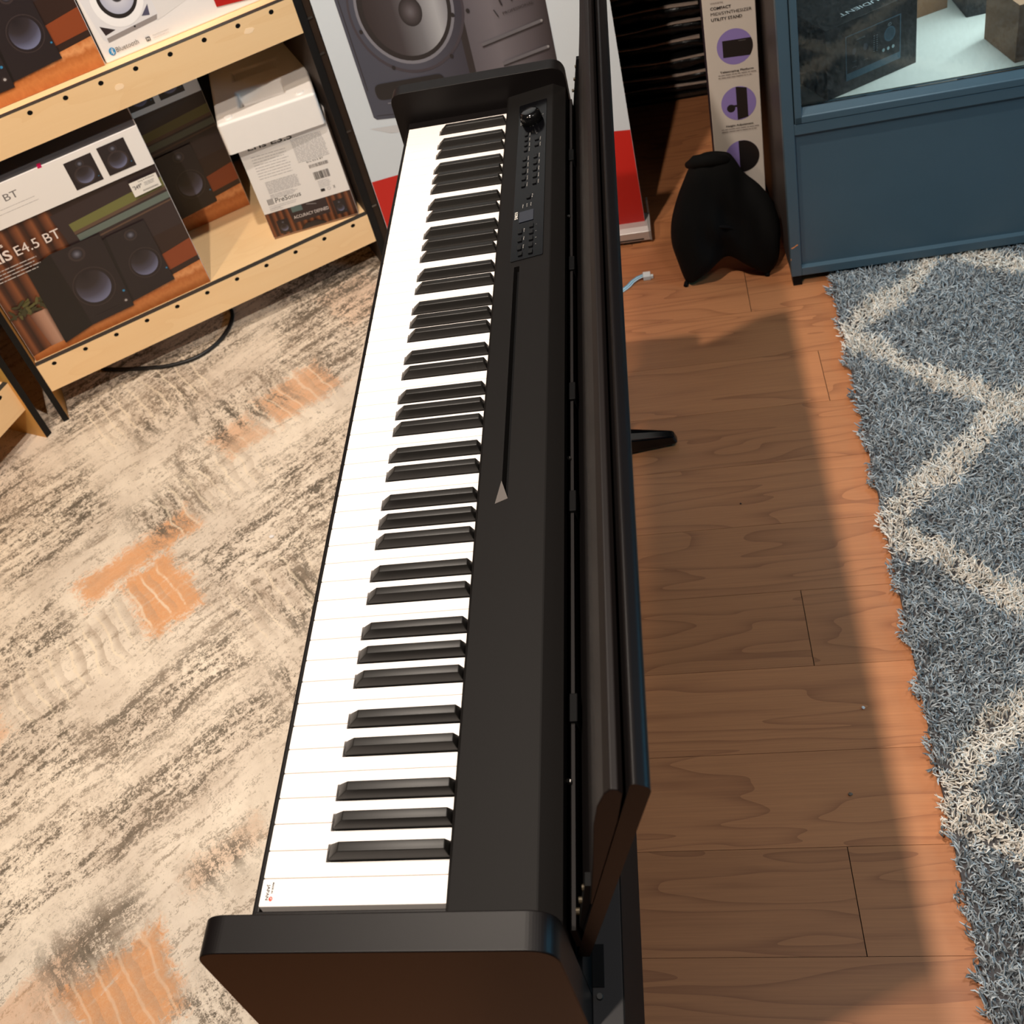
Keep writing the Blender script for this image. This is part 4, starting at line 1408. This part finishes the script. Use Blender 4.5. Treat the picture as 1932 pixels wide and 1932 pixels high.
pts = [(X_(-0.281), 0.036), (X_(0.3265), 0.036)]
arc = []
for i in range(17):
    t = i / 16
    x = 0.3265 + (-0.281 - 0.3265) * t
    zz = 0.264 + 0.036 * (1 - ((x - 0.20) / 0.48) ** 2) - 0.003 * max(0, (x - 0.25) / 0.07)
    arc.append((X_(x), zz))
p.poly([(X_(-0.281), 0.037), (X_(0.3265), 0.037)] + arc, ink('banner_red', (196, 32, 24), 0.55))
bs = ink_linear('banner_housing', [(0, (70, 73, 87)), (0.5, (74, 75, 88)), (1, (56, 54, 65))], 0.6)
sd = ink_linear('banner_side', [(0, (92, 88, 96)), (0.35, (112, 107, 114)), (0.75, (84, 78, 84)), (1, (50, 43, 46))], 0.6)
p.poly([(X_(-0.245), 0.405), (X_(0.02), 0.400), (X_(0.0), 0.385), (X_(-0.20), 0.385)], ink('faint_banner_shadow', (196, 200, 206), 0.6))
p.poly([(X_(-0.2345), 0.98), (X_(-0.2280), 0.432), (X_(-0.222), 0.425), (X_(0.022), 0.408), (X_(0.022), 0.98)], bs)
p.poly([(X_(0.022), 0.408), (X_(0.198), 0.436), (X_(0.200), 0.98), (X_(0.022), 0.98)], sd)
p.poly([(X_(0.008), 0.409), (X_(0.022), 0.408), (X_(0.028), 0.98), (X_(0.012), 0.98)], ink('edge_dark', (46, 40, 42), 0.6))
p.line(X_(-0.222), 0.50, X_(-0.226), 0.98, 0.0022, ink('edge_line', (52, 48, 54), 0.6))
p.line(X_(-0.219), 0.435, X_(0.0), 0.420, 0.0015, INK['edge_line'])
p.disc(X_(-0.090), 0.672, 0.122, 0.150, ink('ring_shadow', (66, 60, 68), 0.6), 48)
p.disc(X_(-0.090), 0.674, 0.117, 0.145, bs, 48)
p.disc(X_(-0.092), 0.676, 0.104, 0.132, ink('ring_light', (122, 122, 132), 0.6), 48)
p.disc(X_(-0.092), 0.677, 0.098, 0.125, ink('rubber_dark', (38, 34, 36), 0.6), 48)
p.disc(X_(-0.090), 0.677, 0.088, 0.114, ink_linear('big_cone', [(0, (48, 40, 42)), (0.35, (64, 58, 62)), (0.62, (112, 112, 118)), (0.85, (168, 170, 176)), (1, (130, 130, 138))], 0.6), 48)
p.disc(X_(-0.081), 0.664, 0.0245, 0.0335, ink_radial('big_dome', [(0, (104, 100, 106)), (0.5, (72, 66, 70)), (1.0, (36, 32, 34))], 0.6), 28)
p.rrect(X_(-0.206), 0.472, X_(-0.048), 0.512, 0.016, ink('port_dark', (34, 31, 33), 0.6))
p.line(X_(-0.186), 0.462, X_(-0.10), 0.458, 0.003, INK['ring_light'])
for (x, z_) in ((-0.196, 0.640), (-0.150, 0.545), (-0.020, 0.548), (0.004, 0.640), (0.037, 0.643)):
    p.disc(X_(x), z_, 0.0040, 0.0052, INK['rubber_dark'], 14)
for (x0, z0, x1, z1) in ((0.050, 0.560, 0.183, 0.591), (0.085, 0.508, 0.186, 0.530)):
    p.line(X_(x0), z0, X_(x1), z1, 0.0090, ink('groove_light', (104, 102, 108), 0.6))
    p.line(X_(x0), z0 - 0.004, X_(x1), z1 - 0.004, 0.0028, INK['edge_dark'])
    p.disc(X_(x1), z1 + 0.001, 0.0025, 0.003, ink('glint', (150, 148, 150), 0.6), 10)
p.text('TVO', X_(0.098), 0.640, 0.034, INK['edge_dark'], rot=0.2, width=0.075)
p.text('PROFESSIONAL', X_(0.108), 0.620, 0.0060, INK['edge_dark'], rot=0.2, width=0.068)
p.line(X_(0.090), 0.635, X_(0.097), 0.618, 0.0022, INK['edge_dark'])
p.build('banner_print', ban)

# ================================================================== GLASS-FRONTED CABINET (right)
CBA = math.radians(1.71)
cb = empty('display_cabinet', (0.6240, 1.5595, 0.0), CBA, 'blue-grey painted display cabinet with a glass door above a flat panel', 'cabinet')
T = M['paint_teal']
WC, DC, HC = 1.10, 0.40, 1.30
body = MB()
body.box(0.0008, 0.018, 0.004, DC, 0.030, HC).build('side_panel', M['case_side'], cb, bevel=0.001)
MB().box(WC - 0.018, WC, 0.004, DC, 0.030, HC).build('side_panel', T, cb)
MB().box(0.0, 0.0215, 0.0, 0.0200, 0.0300, HC).build('stile', T, cb, bevel=0.0012)
MB().box(WC - 0.0215, WC, 0.0, 0.0200, 0.0300, HC).build('stile', T, cb, bevel=0.0012)
MB().box(0.0215, WC - 0.0215, 0.0, 0.0200, 0.0300, 0.0510).build('bottom_rail', T, cb, bevel=0.0012)
MB().prism([(0.0, 0.3835), (0.018, 0.3835), (0.018, 0.4075), (0.0, 0.4075)], 0, 0.0215, WC - 0.0215).build('middle_rail', T, cb, bevel=0.0012)
MB().box(0.0205, WC - 0.0205, 0.0100, 0.0180, 0.0450, 0.3900).build('panel', T, cb)
MB().prism([(0.0006, 0.0505), (0.0110, 0.0525), (0.0110, 0.0490), (0.0006, 0.0490)], 0, 0.0225, WC - 0.0225).build('ledge', T, cb)
MB().box(0.018, WC - 0.018, 0.020, DC, 0.415, 0.4395).build('display_floor', M['case_floor'], cb)
MB().box(0.018, WC - 0.018, DC - 0.012, DC, 0.031, HC).build('back_panel', mat('case_back', (96, 84, 74), 0.7, vary=0.1), cb)
MB().box(0.0, WC, 0.0, DC, HC, HC + 0.02).build('top', T, cb)
MB().box(0.018, WC - 0.018, 0.03, DC - 0.02, 0.93, 0.95).build('display_shelf_board', M['case_floor'], cb)
for xx in (0.0035, WC - 0.035):
    MB().box(xx, xx + 0.018, 0.006, 0.030, 0.0, 0.0300).build('leg', M['deep_black'], cb)
    MB().box(xx, xx + 0.018, DC - 0.04, DC - 0.015, 0.0, 0.0300).build('leg', M['deep_black'], cb)
# door: frame with bevelled inner lip and glass
dr = MB()
dz0, dz1, dx0, dx1 = 0.4095, 1.28, 0.0232, WC - 0.0232
dr.prism([(-0.0015, dz0), (0.016, dz0), (0.016, 0.4400), (0.0105, 0.4400), (0.0005, 0.4255), (-0.0015, 0.4240)], 0, dx0, dx1)
dr.box(dx0, 0.0365, -0.0015, 0.016, dz0, dz1)
dr.box(dx1 - 0.0135, dx1, -0.0015, 0.016, dz0, dz1)
dr.box(dx0, dx1, -0.0015, 0.016, dz1 - 0.02, dz1)
door = dr.build('door', T, cb, bevel=0.0010)
gm, nt, b = new_mat('pane_glass')
g = G(nt)
out = [n for n in nt.nodes if n.type == 'OUTPUT_MATERIAL'][0]
tn = g.n('ShaderNodeBsdfTransparent', {'Color': (0.93, 0.97, 0.97, 1)}).outputs[0]
gl = g.n('ShaderNodeBsdfGlossy', {'Color': (1, 1, 1, 1), 'Roughness': 0.02}).outputs[0]
fr = g.n('ShaderNodeFresnel', {'IOR': 1.5}).outputs[0]
mx = g.n('ShaderNodeMixShader', {0: fr, 1: tn, 2: gl}).outputs[0]
nt.links.new(mx, out.inputs[0])
MB().box(0.0365, dx1 - 0.0135, 0.0085, 0.0115, 0.4400, dz1 - 0.02).build('glass_pane', gm, door)
p = Print((0, -0.0003, 0), (1, 0, 0), (0, 0, 1), (0, -1, 0))
p.poly([(0.0015, 0.1085), (0.005, 0.1105), (0.009, 0.1120), (0.013, 0.1160), (0.0165, 0.1170), (0.0160, 0.1135), (0.0115, 0.1115), (0.0085, 0.1085), (0.004, 0.1065)], M['chip'])
p.poly([(0.0, 0.075), (0.0012, 0.076), (0.0012, 0.081), (0.0, 0.081)], M['chip'])
p.build('paint_chip', cb)

# things in the cabinet
ZF = 0.4396
ia = math.atan2(0.441, 0.898)
ib = empty('interface_carton', (0.7105, 1.5755, ZF), ia, 'black carton printed with an audio interface, behind the cabinet glass', 'box')
MB().box(0, 0.199, 0, 0.150, 0, 0.1485).build('carton', mat('matte_black_card', (22, 25, 28), 0.45, vary=0.15, vscale=60), ib, bevel=0.0008)
# front at local y = 0 faces the glass
p = Print((0, -0.0002, 0), (1, 0, 0), (0, 0, 1), (0, -1, 0), 0.00008)
bl1, bl2 = ink('case_blue', (74, 112, 134)), ink('case_dark', (22, 28, 34))
p.rect(0.0420, 0.0250, 0.1630, 0.1190, bl1)
p.rect(0.0440, 0.0400, 0.1610, 0.1170, bl2)
p.disc(0.1385, 0.0870, 0.0125, 0.0155, bl1, 24)
p.disc(0.1385, 0.0870, 0.0095, 0.0125, ink('knob_blue', (60, 92, 112)), 24)
for x, r in ((0.0600, 0.0045), (0.0850, 0.0050)):
    p.disc(x, 0.082, r, r * 1.5, ink('knob_grey', (70, 80, 98)), 18)
for i in range(3):
    p.disc(0.1245 + i * 0.0105, 0.0580, 0.0030, 0.0038, ink('button_glow', (200, 230, 238)), 12)
    p.text('S', 0.1235 + i * 0.0105, 0.0495, 0.0028, bl1)
for i in range(2):
    for k in range(8):
        p.rect(0.1020 + i * 0.0060, 0.0640 + k * 0.0046, 0.1045 + i * 0.0060, 0.0655 + k * 0.0046, ink('meter', (150, 168, 178)))
for i in range(3):
    for k in range(3):
        p.rect(0.0560 + i * 0.003 + (0.024 if k % 2 else 0), 0.0500 + k * 0.006, 0.0570 + i * 0.003 + (0.024 if k % 2 else 0), 0.0515 + k * 0.006, INK['meter'])
p.text('audient', 0.062, 0.1045, 0.0035, INK['meter'], width=0.020)
p.text('iD', 0.1320, 0.1060, 0.0060, INK['meter'], bold=True)
p.build('front_print', ib)
p = Print((0, 0, 0.1487), (-1, 0, 0), (0, -1, 0), (0, 0, 1), 0.00008)
p.text('AUDIENT', -0.150, -0.0330, 0.0110, ink('case_white', (205, 215, 220)), width=0.100)
p.build('top_lettering', ib)
kb = empty('small_carton', (1.0500, 1.6030, ZF), math.radians(14), 'light brown carton standing at the right behind the cabinet glass', 'box')
MB().box(0.0, 0.14, 0.0, 0.11, 0, 0.118).build('carton', M['card_kraft'], kb, bevel=0.0008)
MB().box(0.0, 0.14, 0.045, 0.065, 0.118, 0.1184).build('tape', mat('kraft_tape', (172, 132, 96), 0.3), kb)
bk = empty('small_carton', (0.9250, 1.8300, ZF), math.radians(20), 'dull brown carton at the back of the cabinet beside the black one', 'box')
MB().box(0.0, 0.07, 0.0, 0.08, 0, 0.15).build('carton', M['card_kraft'], bk, bevel=0.0008)
MB().box(0.0, 0.07, -0.0003, 0.0, 0.06, 0.12).build('label_print', M['card_white'], bk)
dk = empty('small_carton', (1.0140, 1.8000, ZF), math.radians(6), 'dark carton at the back of the cabinet behind the light brown one', 'box')
MB().box(0.0, 0.10, 0.0, 0.10, 0, 0.16).build('carton', M['card_dark'], dk, bevel=0.0008)
MB().box(0.0, 0.10, -0.0003, 0.0, 0.09, 0.13).build('label_print', M['card_white'], dk)

# ================================================================== TALL CARTON, BAG, WRAPPED PACKS
tc = empty('tall_carton', (0.4955, 1.745, 0.0), 0, 'tall narrow white carton with purple circles, leaning upright beside the cabinet', 'box', tilt=math.radians(0.9))
MB().box(0, 0.1015, 0, 0.085, 0.0, 1.15).build('carton', mat('dimmed_white_card', (198, 188, 178), 0.6, vary=0.03), tc, bevel=0.001)  # white card, its colour darkened for the dim light in this corner
MB().box(-0.0003, 0.0, 0.001, 0.084, 0.002, 1.148).build('side_print', mat('purple_black_print', (46, 30, 44), 0.5, vary=0.3), tc)
p = Print((0, -0.0002, 0), (1, 0, 0), (0, 0, 1), (0, -1, 0), 0.0001)
pu, bk_ = ink('purple', (132, 116, 176)), ink('carton_black', (28, 24, 24))
p.rect(0.001, 0.001, 0.1005, 1.149, mat('dimmed_white_print', (194, 185, 176), 0.6, vary=0.03))  # white print ground, darkened in colour like the card
for i, (zc) in enumerate((0.4960, 0.3640, 0.2320)):
    cx = 0.057
    p.disc(cx, zc, 0.0355, 0.0405, pu, 40)
    if i == 0:
        pts = [(cx - 0.024, zc + 0.016), (cx - 0.024, zc - 0.022)] + [(cx + 0.0355 * math.cos(a), zc + 0.0405 * math.sin(a)) for a in np.linspace(-0.62, 0.40, 9)]
        p.poly(pts, bk_)
        p.line(cx + 0.008, zc + 0.012, cx + 0.022, zc + 0.012, 0.001, I['grey'])
    elif i == 1:
        pts = [(cx - 0.004 , zc - 0.040), (cx + 0.018, zc - 0.035), (cx + 0.018, zc + 0.035), (cx - 0.004, zc + 0.040)]
        p.poly(pts, bk_)
        p.disc(cx - 0.016, zc - 0.010, 0.0085, 0.0095, bk_, 20)
        p.rect(cx - 0.01, zc - 0.008, cx, zc - 0.003, bk_)
    else:
        p.poly([(cx - 0.006, zc + 0.0400), (cx - 0.006, zc - 0.040)] + [(cx + 0.0355 * math.cos(a), zc + 0.0405 * math.sin(a)) for a in np.linspace(-1.4, 1.4, 16)], bk_)
p.text('COMPACT', 0.015, 0.5830, 0.0062, bk_, width=0.040, bold=True)
p.text('MIDI/SYNTHESIZER', 0.015, 0.5710, 0.0066, bk_, width=0.079)
p.text('UTILITY STAND', 0.015, 0.5590, 0.0062, bk_, width=0.060, bold=True)
p.text('WS/KB/50', 0.015, 0.5960, 0.0035, ink('soft_grey', (120, 110, 106)), width=0.025)
p.poly([(0.020, 0.640), (0.060, 0.640), (0.060, 0.628), (0.018, 0.626)], pu)
p.text('Telescoping Platform', 0.024, 0.4405, 0.0042, bk_, width=0.067, bold=True)
p.lines(0.020, 0.096, 0.4345, 0.006, 2, 0.0016, INK['soft_grey'], 0.2, 31)
p.text('Height Adjustment', 0.028, 0.3105, 0.0042, bk_, width=0.056, bold=True)
p.lines(0.018, 0.096, 0.3040, 0.006, 2, 0.0016, INK['soft_grey'], 0.15, 32)
p.build('front_print', tc)

# slumped black fabric bag
out_px = [(0.440, 0.262), (0.455, 0.282), (0.480, 0.292), (0.520, 0.286), (0.535, 0.270), (0.552, 0.236), (0.580, 0.205), (0.603, 0.165), (0.616, 0.110), (0.612, 0.060), (0.604, 0.022),
          (0.585, -0.001), (0.572, 0.004), (0.545, 0.022), (0.515, 0.044), (0.495, 0.048), (0.470, 0.036), (0.440, 0.014), (0.412, -0.001), (0.402, 0.006), (0.392, 0.050), (0.384, 0.100), (0.390, 0.150), (0.408, 0.200), (0.428, 0.240)]


def bag():
    e = empty('fabric_bag', (0.50, 1.665, 0.0), 0, 'slumped black fabric bag with two drooping lobes, on the floor before the tall carton', 'bag')
    cx, cz = 0.500, 0.150
    n = len(out_px)
    sub = []
    for i in range(n):                      # Catmull-Rom round the outline
        p0, p1, p2, p3 = (Vector(out_px[(i + k) % n]) for k in (-1, 0, 1, 2))
        for k in range(4):
            t = k / 4
            sub.append(0.5 * ((2 * p1) + (-p0 + p2) * t + (2 * p0 - 5 * p1 + 4 * p2 - p3) * t * t + (-p0 + 3 * p1 - 3 * p2 + p3) * t ** 3))
    n = len(sub)
    R_ = 12
    mbb = MB()

    def plane_y(z):
        return 1.625 + 0.22 * z
    V = []
    for side in (-1, 1):
        for r in range(R_ + 1):
            s = r / R_
            for i in range(n):
                q = sub[i]
                x = cx + (q.x - cx) * s
                z = cz + (q.y - cz) * s
                th = 0.046 * math.sqrt(max(0, 1 - s ** 2.6)) * (1 - 0.45 * math.exp(-((x - 0.497) / 0.022) ** 2) / (1 + math.exp((z - 0.12) / 0.02)))
                fold = 0.0035 * math.sin(95 * x + 40 * z) + 0.003 * math.sin(38 * x + 60 * z) + 0.0025 * math.sin(170 * x - 30 * z)
                y = plane_y(z) + side * (th + fold * (1 - s)) + (0.0 if side < 0 else 0.0)
                V.append((x - 0.50, y - 1.665, max(z, 0.0005)))
    F = []
    for side in (0, 1):
        o = side * (R_ + 1) * n
        for r in range(R_):
            for i in range(n):
                F.append((o + r * n + i, o + r * n + (i + 1) % n, o + (r + 1) * n + (i + 1) % n, o + (r + 1) * n + i))
    mbb.add(V, F)
    ob = mbb.build('body', M['fabric_black'], e, smooth=True)
    bm = bmesh.new()
    bm.from_mesh(ob.data)
    bmesh.ops.remove_doubles(bm, verts=bm.verts, dist=0.0004)
    bmesh.ops.recalc_face_normals(bm, faces=bm.faces)
    bm.to_mesh(ob.data)
    bm.free()
    # rolled neck, strap and seam
    roll = [(-0.060, 0.030, 0.262), (-0.045, 0.012, 0.280), (-0.015, 0.004, 0.286), (0.015, 0.010, 0.276), (0.026, 0.020, 0.262)]
    MB().tube(roll, 0.012, 10, radii=[0.008, 0.014, 0.015, 0.013, 0.007]).build('rolled_top', M['fabric_black'], e, smooth=True)
    strap = [(-0.030, -0.030, 0.145), (-0.022, -0.048, 0.150), (-0.004, -0.054, 0.150), (0.012, -0.050, 0.142), (0.030, -0.048, 0.120), (0.055, -0.052, 0.085), (0.075, -0.054, 0.050)]
    MB().tube(strap, 0.004, 6).build('piping', mat('bag_piping', (17, 16, 17), 0.8, spec=0.1), e, smooth=True)
    for (x, z_) in ((-0.092, 0.004), (0.084, 0.004)):
        MB().tube([(x, -0.040, z_), (x - 0.004, -0.048, z_ + 0.001), (x - 0.006, -0.058, 0.0045)], 0.005, 8).build('corner_tab', M['fabric_black'], e, smooth=True)


bag()

# stack of wrapped flat packs at the back, on a low dark board
st = empty('low_platform', (0.33, 2.40, 0.0), 0, 'low dark platform under the stack of black packs at the back', 'platform')
MB().box(-0.30, 0.235, 0.0, 0.50, 0.0, 0.020).build('board', M['deep_black'], st, bevel=0.002)
MB().box(-0.30, 0.235, -0.004, 0.0, 0.010, 0.018).build('front_edge', M['post_brown'], st)
z = 0.020
heights = [0.040, 0.036, 0.052, 0.046, 0.050, 0.052, 0.046, 0.046, 0.05]
order = ['lowest', 'second from the bottom', 'third from the bottom', 'fourth from the bottom', 'fifth from the bottom', 'sixth from the bottom', 'seventh from the bottom', 'eighth from the bottom', 'topmost']
for i, hh in enumerate(heights):
    r = random.Random(40 + i)
    jx = r.uniform(-0.010, 0.010)
    e = empty('wrapped_pack', (0.30 + jx, 2.40 + r.uniform(-0.004, 0.010), z), math.radians(r.uniform(-1.2, 1.2)), f'flat black pack in crinkled plastic, {order[i]} of the stack at the back', 'pack', 'black wrapped packs stacked at the back')
    nx = 26
    L0, L1 = -0.26, 0.245
    ths = [hh * 0.80 * (1 + 0.05 * math.sin(k * 0.7 + i)) for k in range(nx + 1)]
    secn = []
    V, F = [], []
    for k in range(nx + 1):
        x = L0 + (L1 - L0) * k / nx
        t = hh * 0.78
        endf = min(1.0, (nx - k) / 2.0 + 0.35)
        prof_ = [(0.000 + 0.004 * math.sin(k * 1.3 + i), 0.001), (-0.010 + 0.003 * math.sin(k * 0.9 + i * 2), t * 0.35), (-0.012 + 0.004 * math.sin(k * 1.7 + i), t * 0.7), (0.0, t * endf), (0.16, t), (0.36, t), (0.36, 0.001)]
        V += [(x, a, b_) for a, b_ in prof_]
    q = 7
    for k in range(nx):
        for m_ in range(q):
            F.append((k * q + m_, k * q + (m_ + 1) % q, (k + 1) * q + (m_ + 1) % q, (k + 1) * q + m_))
    F += [tuple(range(q)), tuple(range(nx * q, nx * q + q))[::-1]]
    MB().add(V, F).build('wrap', M['plastic_film'], e, smooth=True)
    # pale leaflet edges poking out on top of each pack
    V, F = [], []
    for k in range(15):
        x = L0 + 0.01 + (L1 - L0 - 0.03) * k / 14
        zz = hh * 0.72 + 0.003 * math.sin(k * 0.8 + i)
        tt = (0.0012 + 0.0050 * (k / 14) ** 2 * (1 if i % 2 else 0.6))
        V += [(x, -0.016 + 0.003 * math.sin(k + i), zz), (x, -0.016 + 0.003 * math.sin(k + i), zz + tt), (x, -0.009, zz + tt), (x, -0.009, zz)]
    for k in range(14):
        for m_ in range(4):
            F.append((k * 4 + m_, k * 4 + (m_ + 1) % 4, (k + 1) * 4 + (m_ + 1) % 4, (k + 1) * 4 + m_))
    F += [(0, 1, 2, 3), (59, 58, 57, 56)]
    MB().add(V, F).build('leaflet', M['paper'], e)
    z += hh

# ================================================================== SMALL THINGS ON THE FLOOR
cbl = [(-0.735, 1.760, 0.030), (-0.712, 1.735, 0.016), (-0.700, 1.700, 0.0135), (-0.702, 1.655, 0.0135), (-0.722, 1.605, 0.0135), (-0.765, 1.566, 0.0135), (-0.830, 1.550, 0.0135), (-0.90, 1.553, 0.0135), (-0.96, 1.560, 0.0135), (-1.02, 1.57, 0.0135)]
cs = []
for i in range(len(cbl) - 1):
    for k in range(5):
        p0, p1, p2, p3 = (Vector(cbl[min(max(i + j, 0), len(cbl) - 1)]) for j in (-1, 0, 1, 2))
        t = k / 5
        cs.append(0.5 * ((2 * p1) + (-p0 + p2) * t + (2 * p0 - 5 * p1 + 4 * p2 - p3) * t * t + (-p0 + 3 * p1 - 3 * p2 + p3) * t ** 3))
pc = empty('power_cable', (-0.70, 1.66, 0.0), 0, 'black power cable looping out on the carpet from under the shelf', 'cable')
MB().tube([(v.x + 0.70, v.y - 1.66, v.z) for v in cs], 0.0050, 10).build('cord', M['cable'], pc, smooth=True)
MB().box(-0.047, -0.022, 0.098, 0.145, 0.0085, 0.036).build('plug', M['cable'], pc, bevel=0.004)

wr = empty('ribbon_wire', (0.30, 1.655, 0.0), 0, 'short white and blue ribbon wire with a white plug on the wooden floor', 'wire')
cl_ = [(0.235, 1.604), (0.262, 1.622), (0.276, 1.634), (0.286, 1.647), (0.298, 1.655), (0.311, 1.6585)]
for k, (mm, off) in enumerate(((M['wire_white'], -0.0042), (M['wire_blue'], -0.0014), (M['wire_white'], 0.0014), (M['wire_blue'], 0.0042))):
    pts = []
    for i, (x, y) in enumerate(cl_):
        a = Vector(cl_[max(i - 1, 0)])
        b_ = Vector(cl_[min(i + 1, len(cl_) - 1)])
        d = (b_ - a).normalized()
        pts.append((x - d.y * off - 0.30, y + d.x * off - 1.655, 0.0020 + 0.006 * (i / 5) ** 2))
    MB().tube(pts, 0.0014, 6).build('strand', mm, wr, smooth=True)
pl_ = MB().box(0.0105, 0.0270, -0.0060, 0.0125, 0.0003, 0.0110).box(0.0260, 0.0330, -0.0030, 0.0040, 0.0010, 0.0085).box(0.0140, 0.0240, 0.0120, 0.0150, 0.002, 0.009)
pl_.build('connector', mat('white_nylon', (232, 240, 240), 0.4), wr, bevel=0.0006)


def crumb(x, y, z0, r, label, m=None, stretch=1.0):
    sd_ = random.Random(int(x * 1000) + int(y * 777))
    V = []
    rings_ = 4
    for i in range(rings_ + 1):
        ph = PI * i / rings_
        for k in range(7):
            a = 2 * PI * k / 7
            rr = r * (0.75 + 0.5 * sd_.random()) * math.sin(ph)
            V.append((rr * math.cos(a) * stretch, rr * math.sin(a), r * 0.5 * (1 + math.cos(ph))))
    F = []
    for i in range(rings_):
        for k in range(7):
            F.append((i * 7 + k, i * 7 + (k + 1) % 7, (i + 1) * 7 + (k + 1) % 7, (i + 1) * 7 + k))
    o = MB().add(V, F).build('crumb', m or M['card_white'])
    o.location = (x, y, z0)
    return tag(o, label, 'debris')


def main_crumbs():
    crumb(0.587, 0.574, 0.0, 0.0028, 'white crumb on the wooden floor close to the rug edge')
    crumb(0.545, 0.441, 0.0, 0.0026, 'grey flat flake on the wooden floor between two plank joints', mat('grey_flake', (120, 100, 84), 0.7), 1.3)
    crumb(0.452, 0.985, 0.0, 0.0020, 'dark grit speck on the wooden floor behind the piano foot', mat('dark_grit', (50, 42, 38), 0.8))
    crumb(-0.452, 1.000, 0.008, 0.0040, 'white paper scrap on the beige carpet', None, 1.7)


main_crumbs()
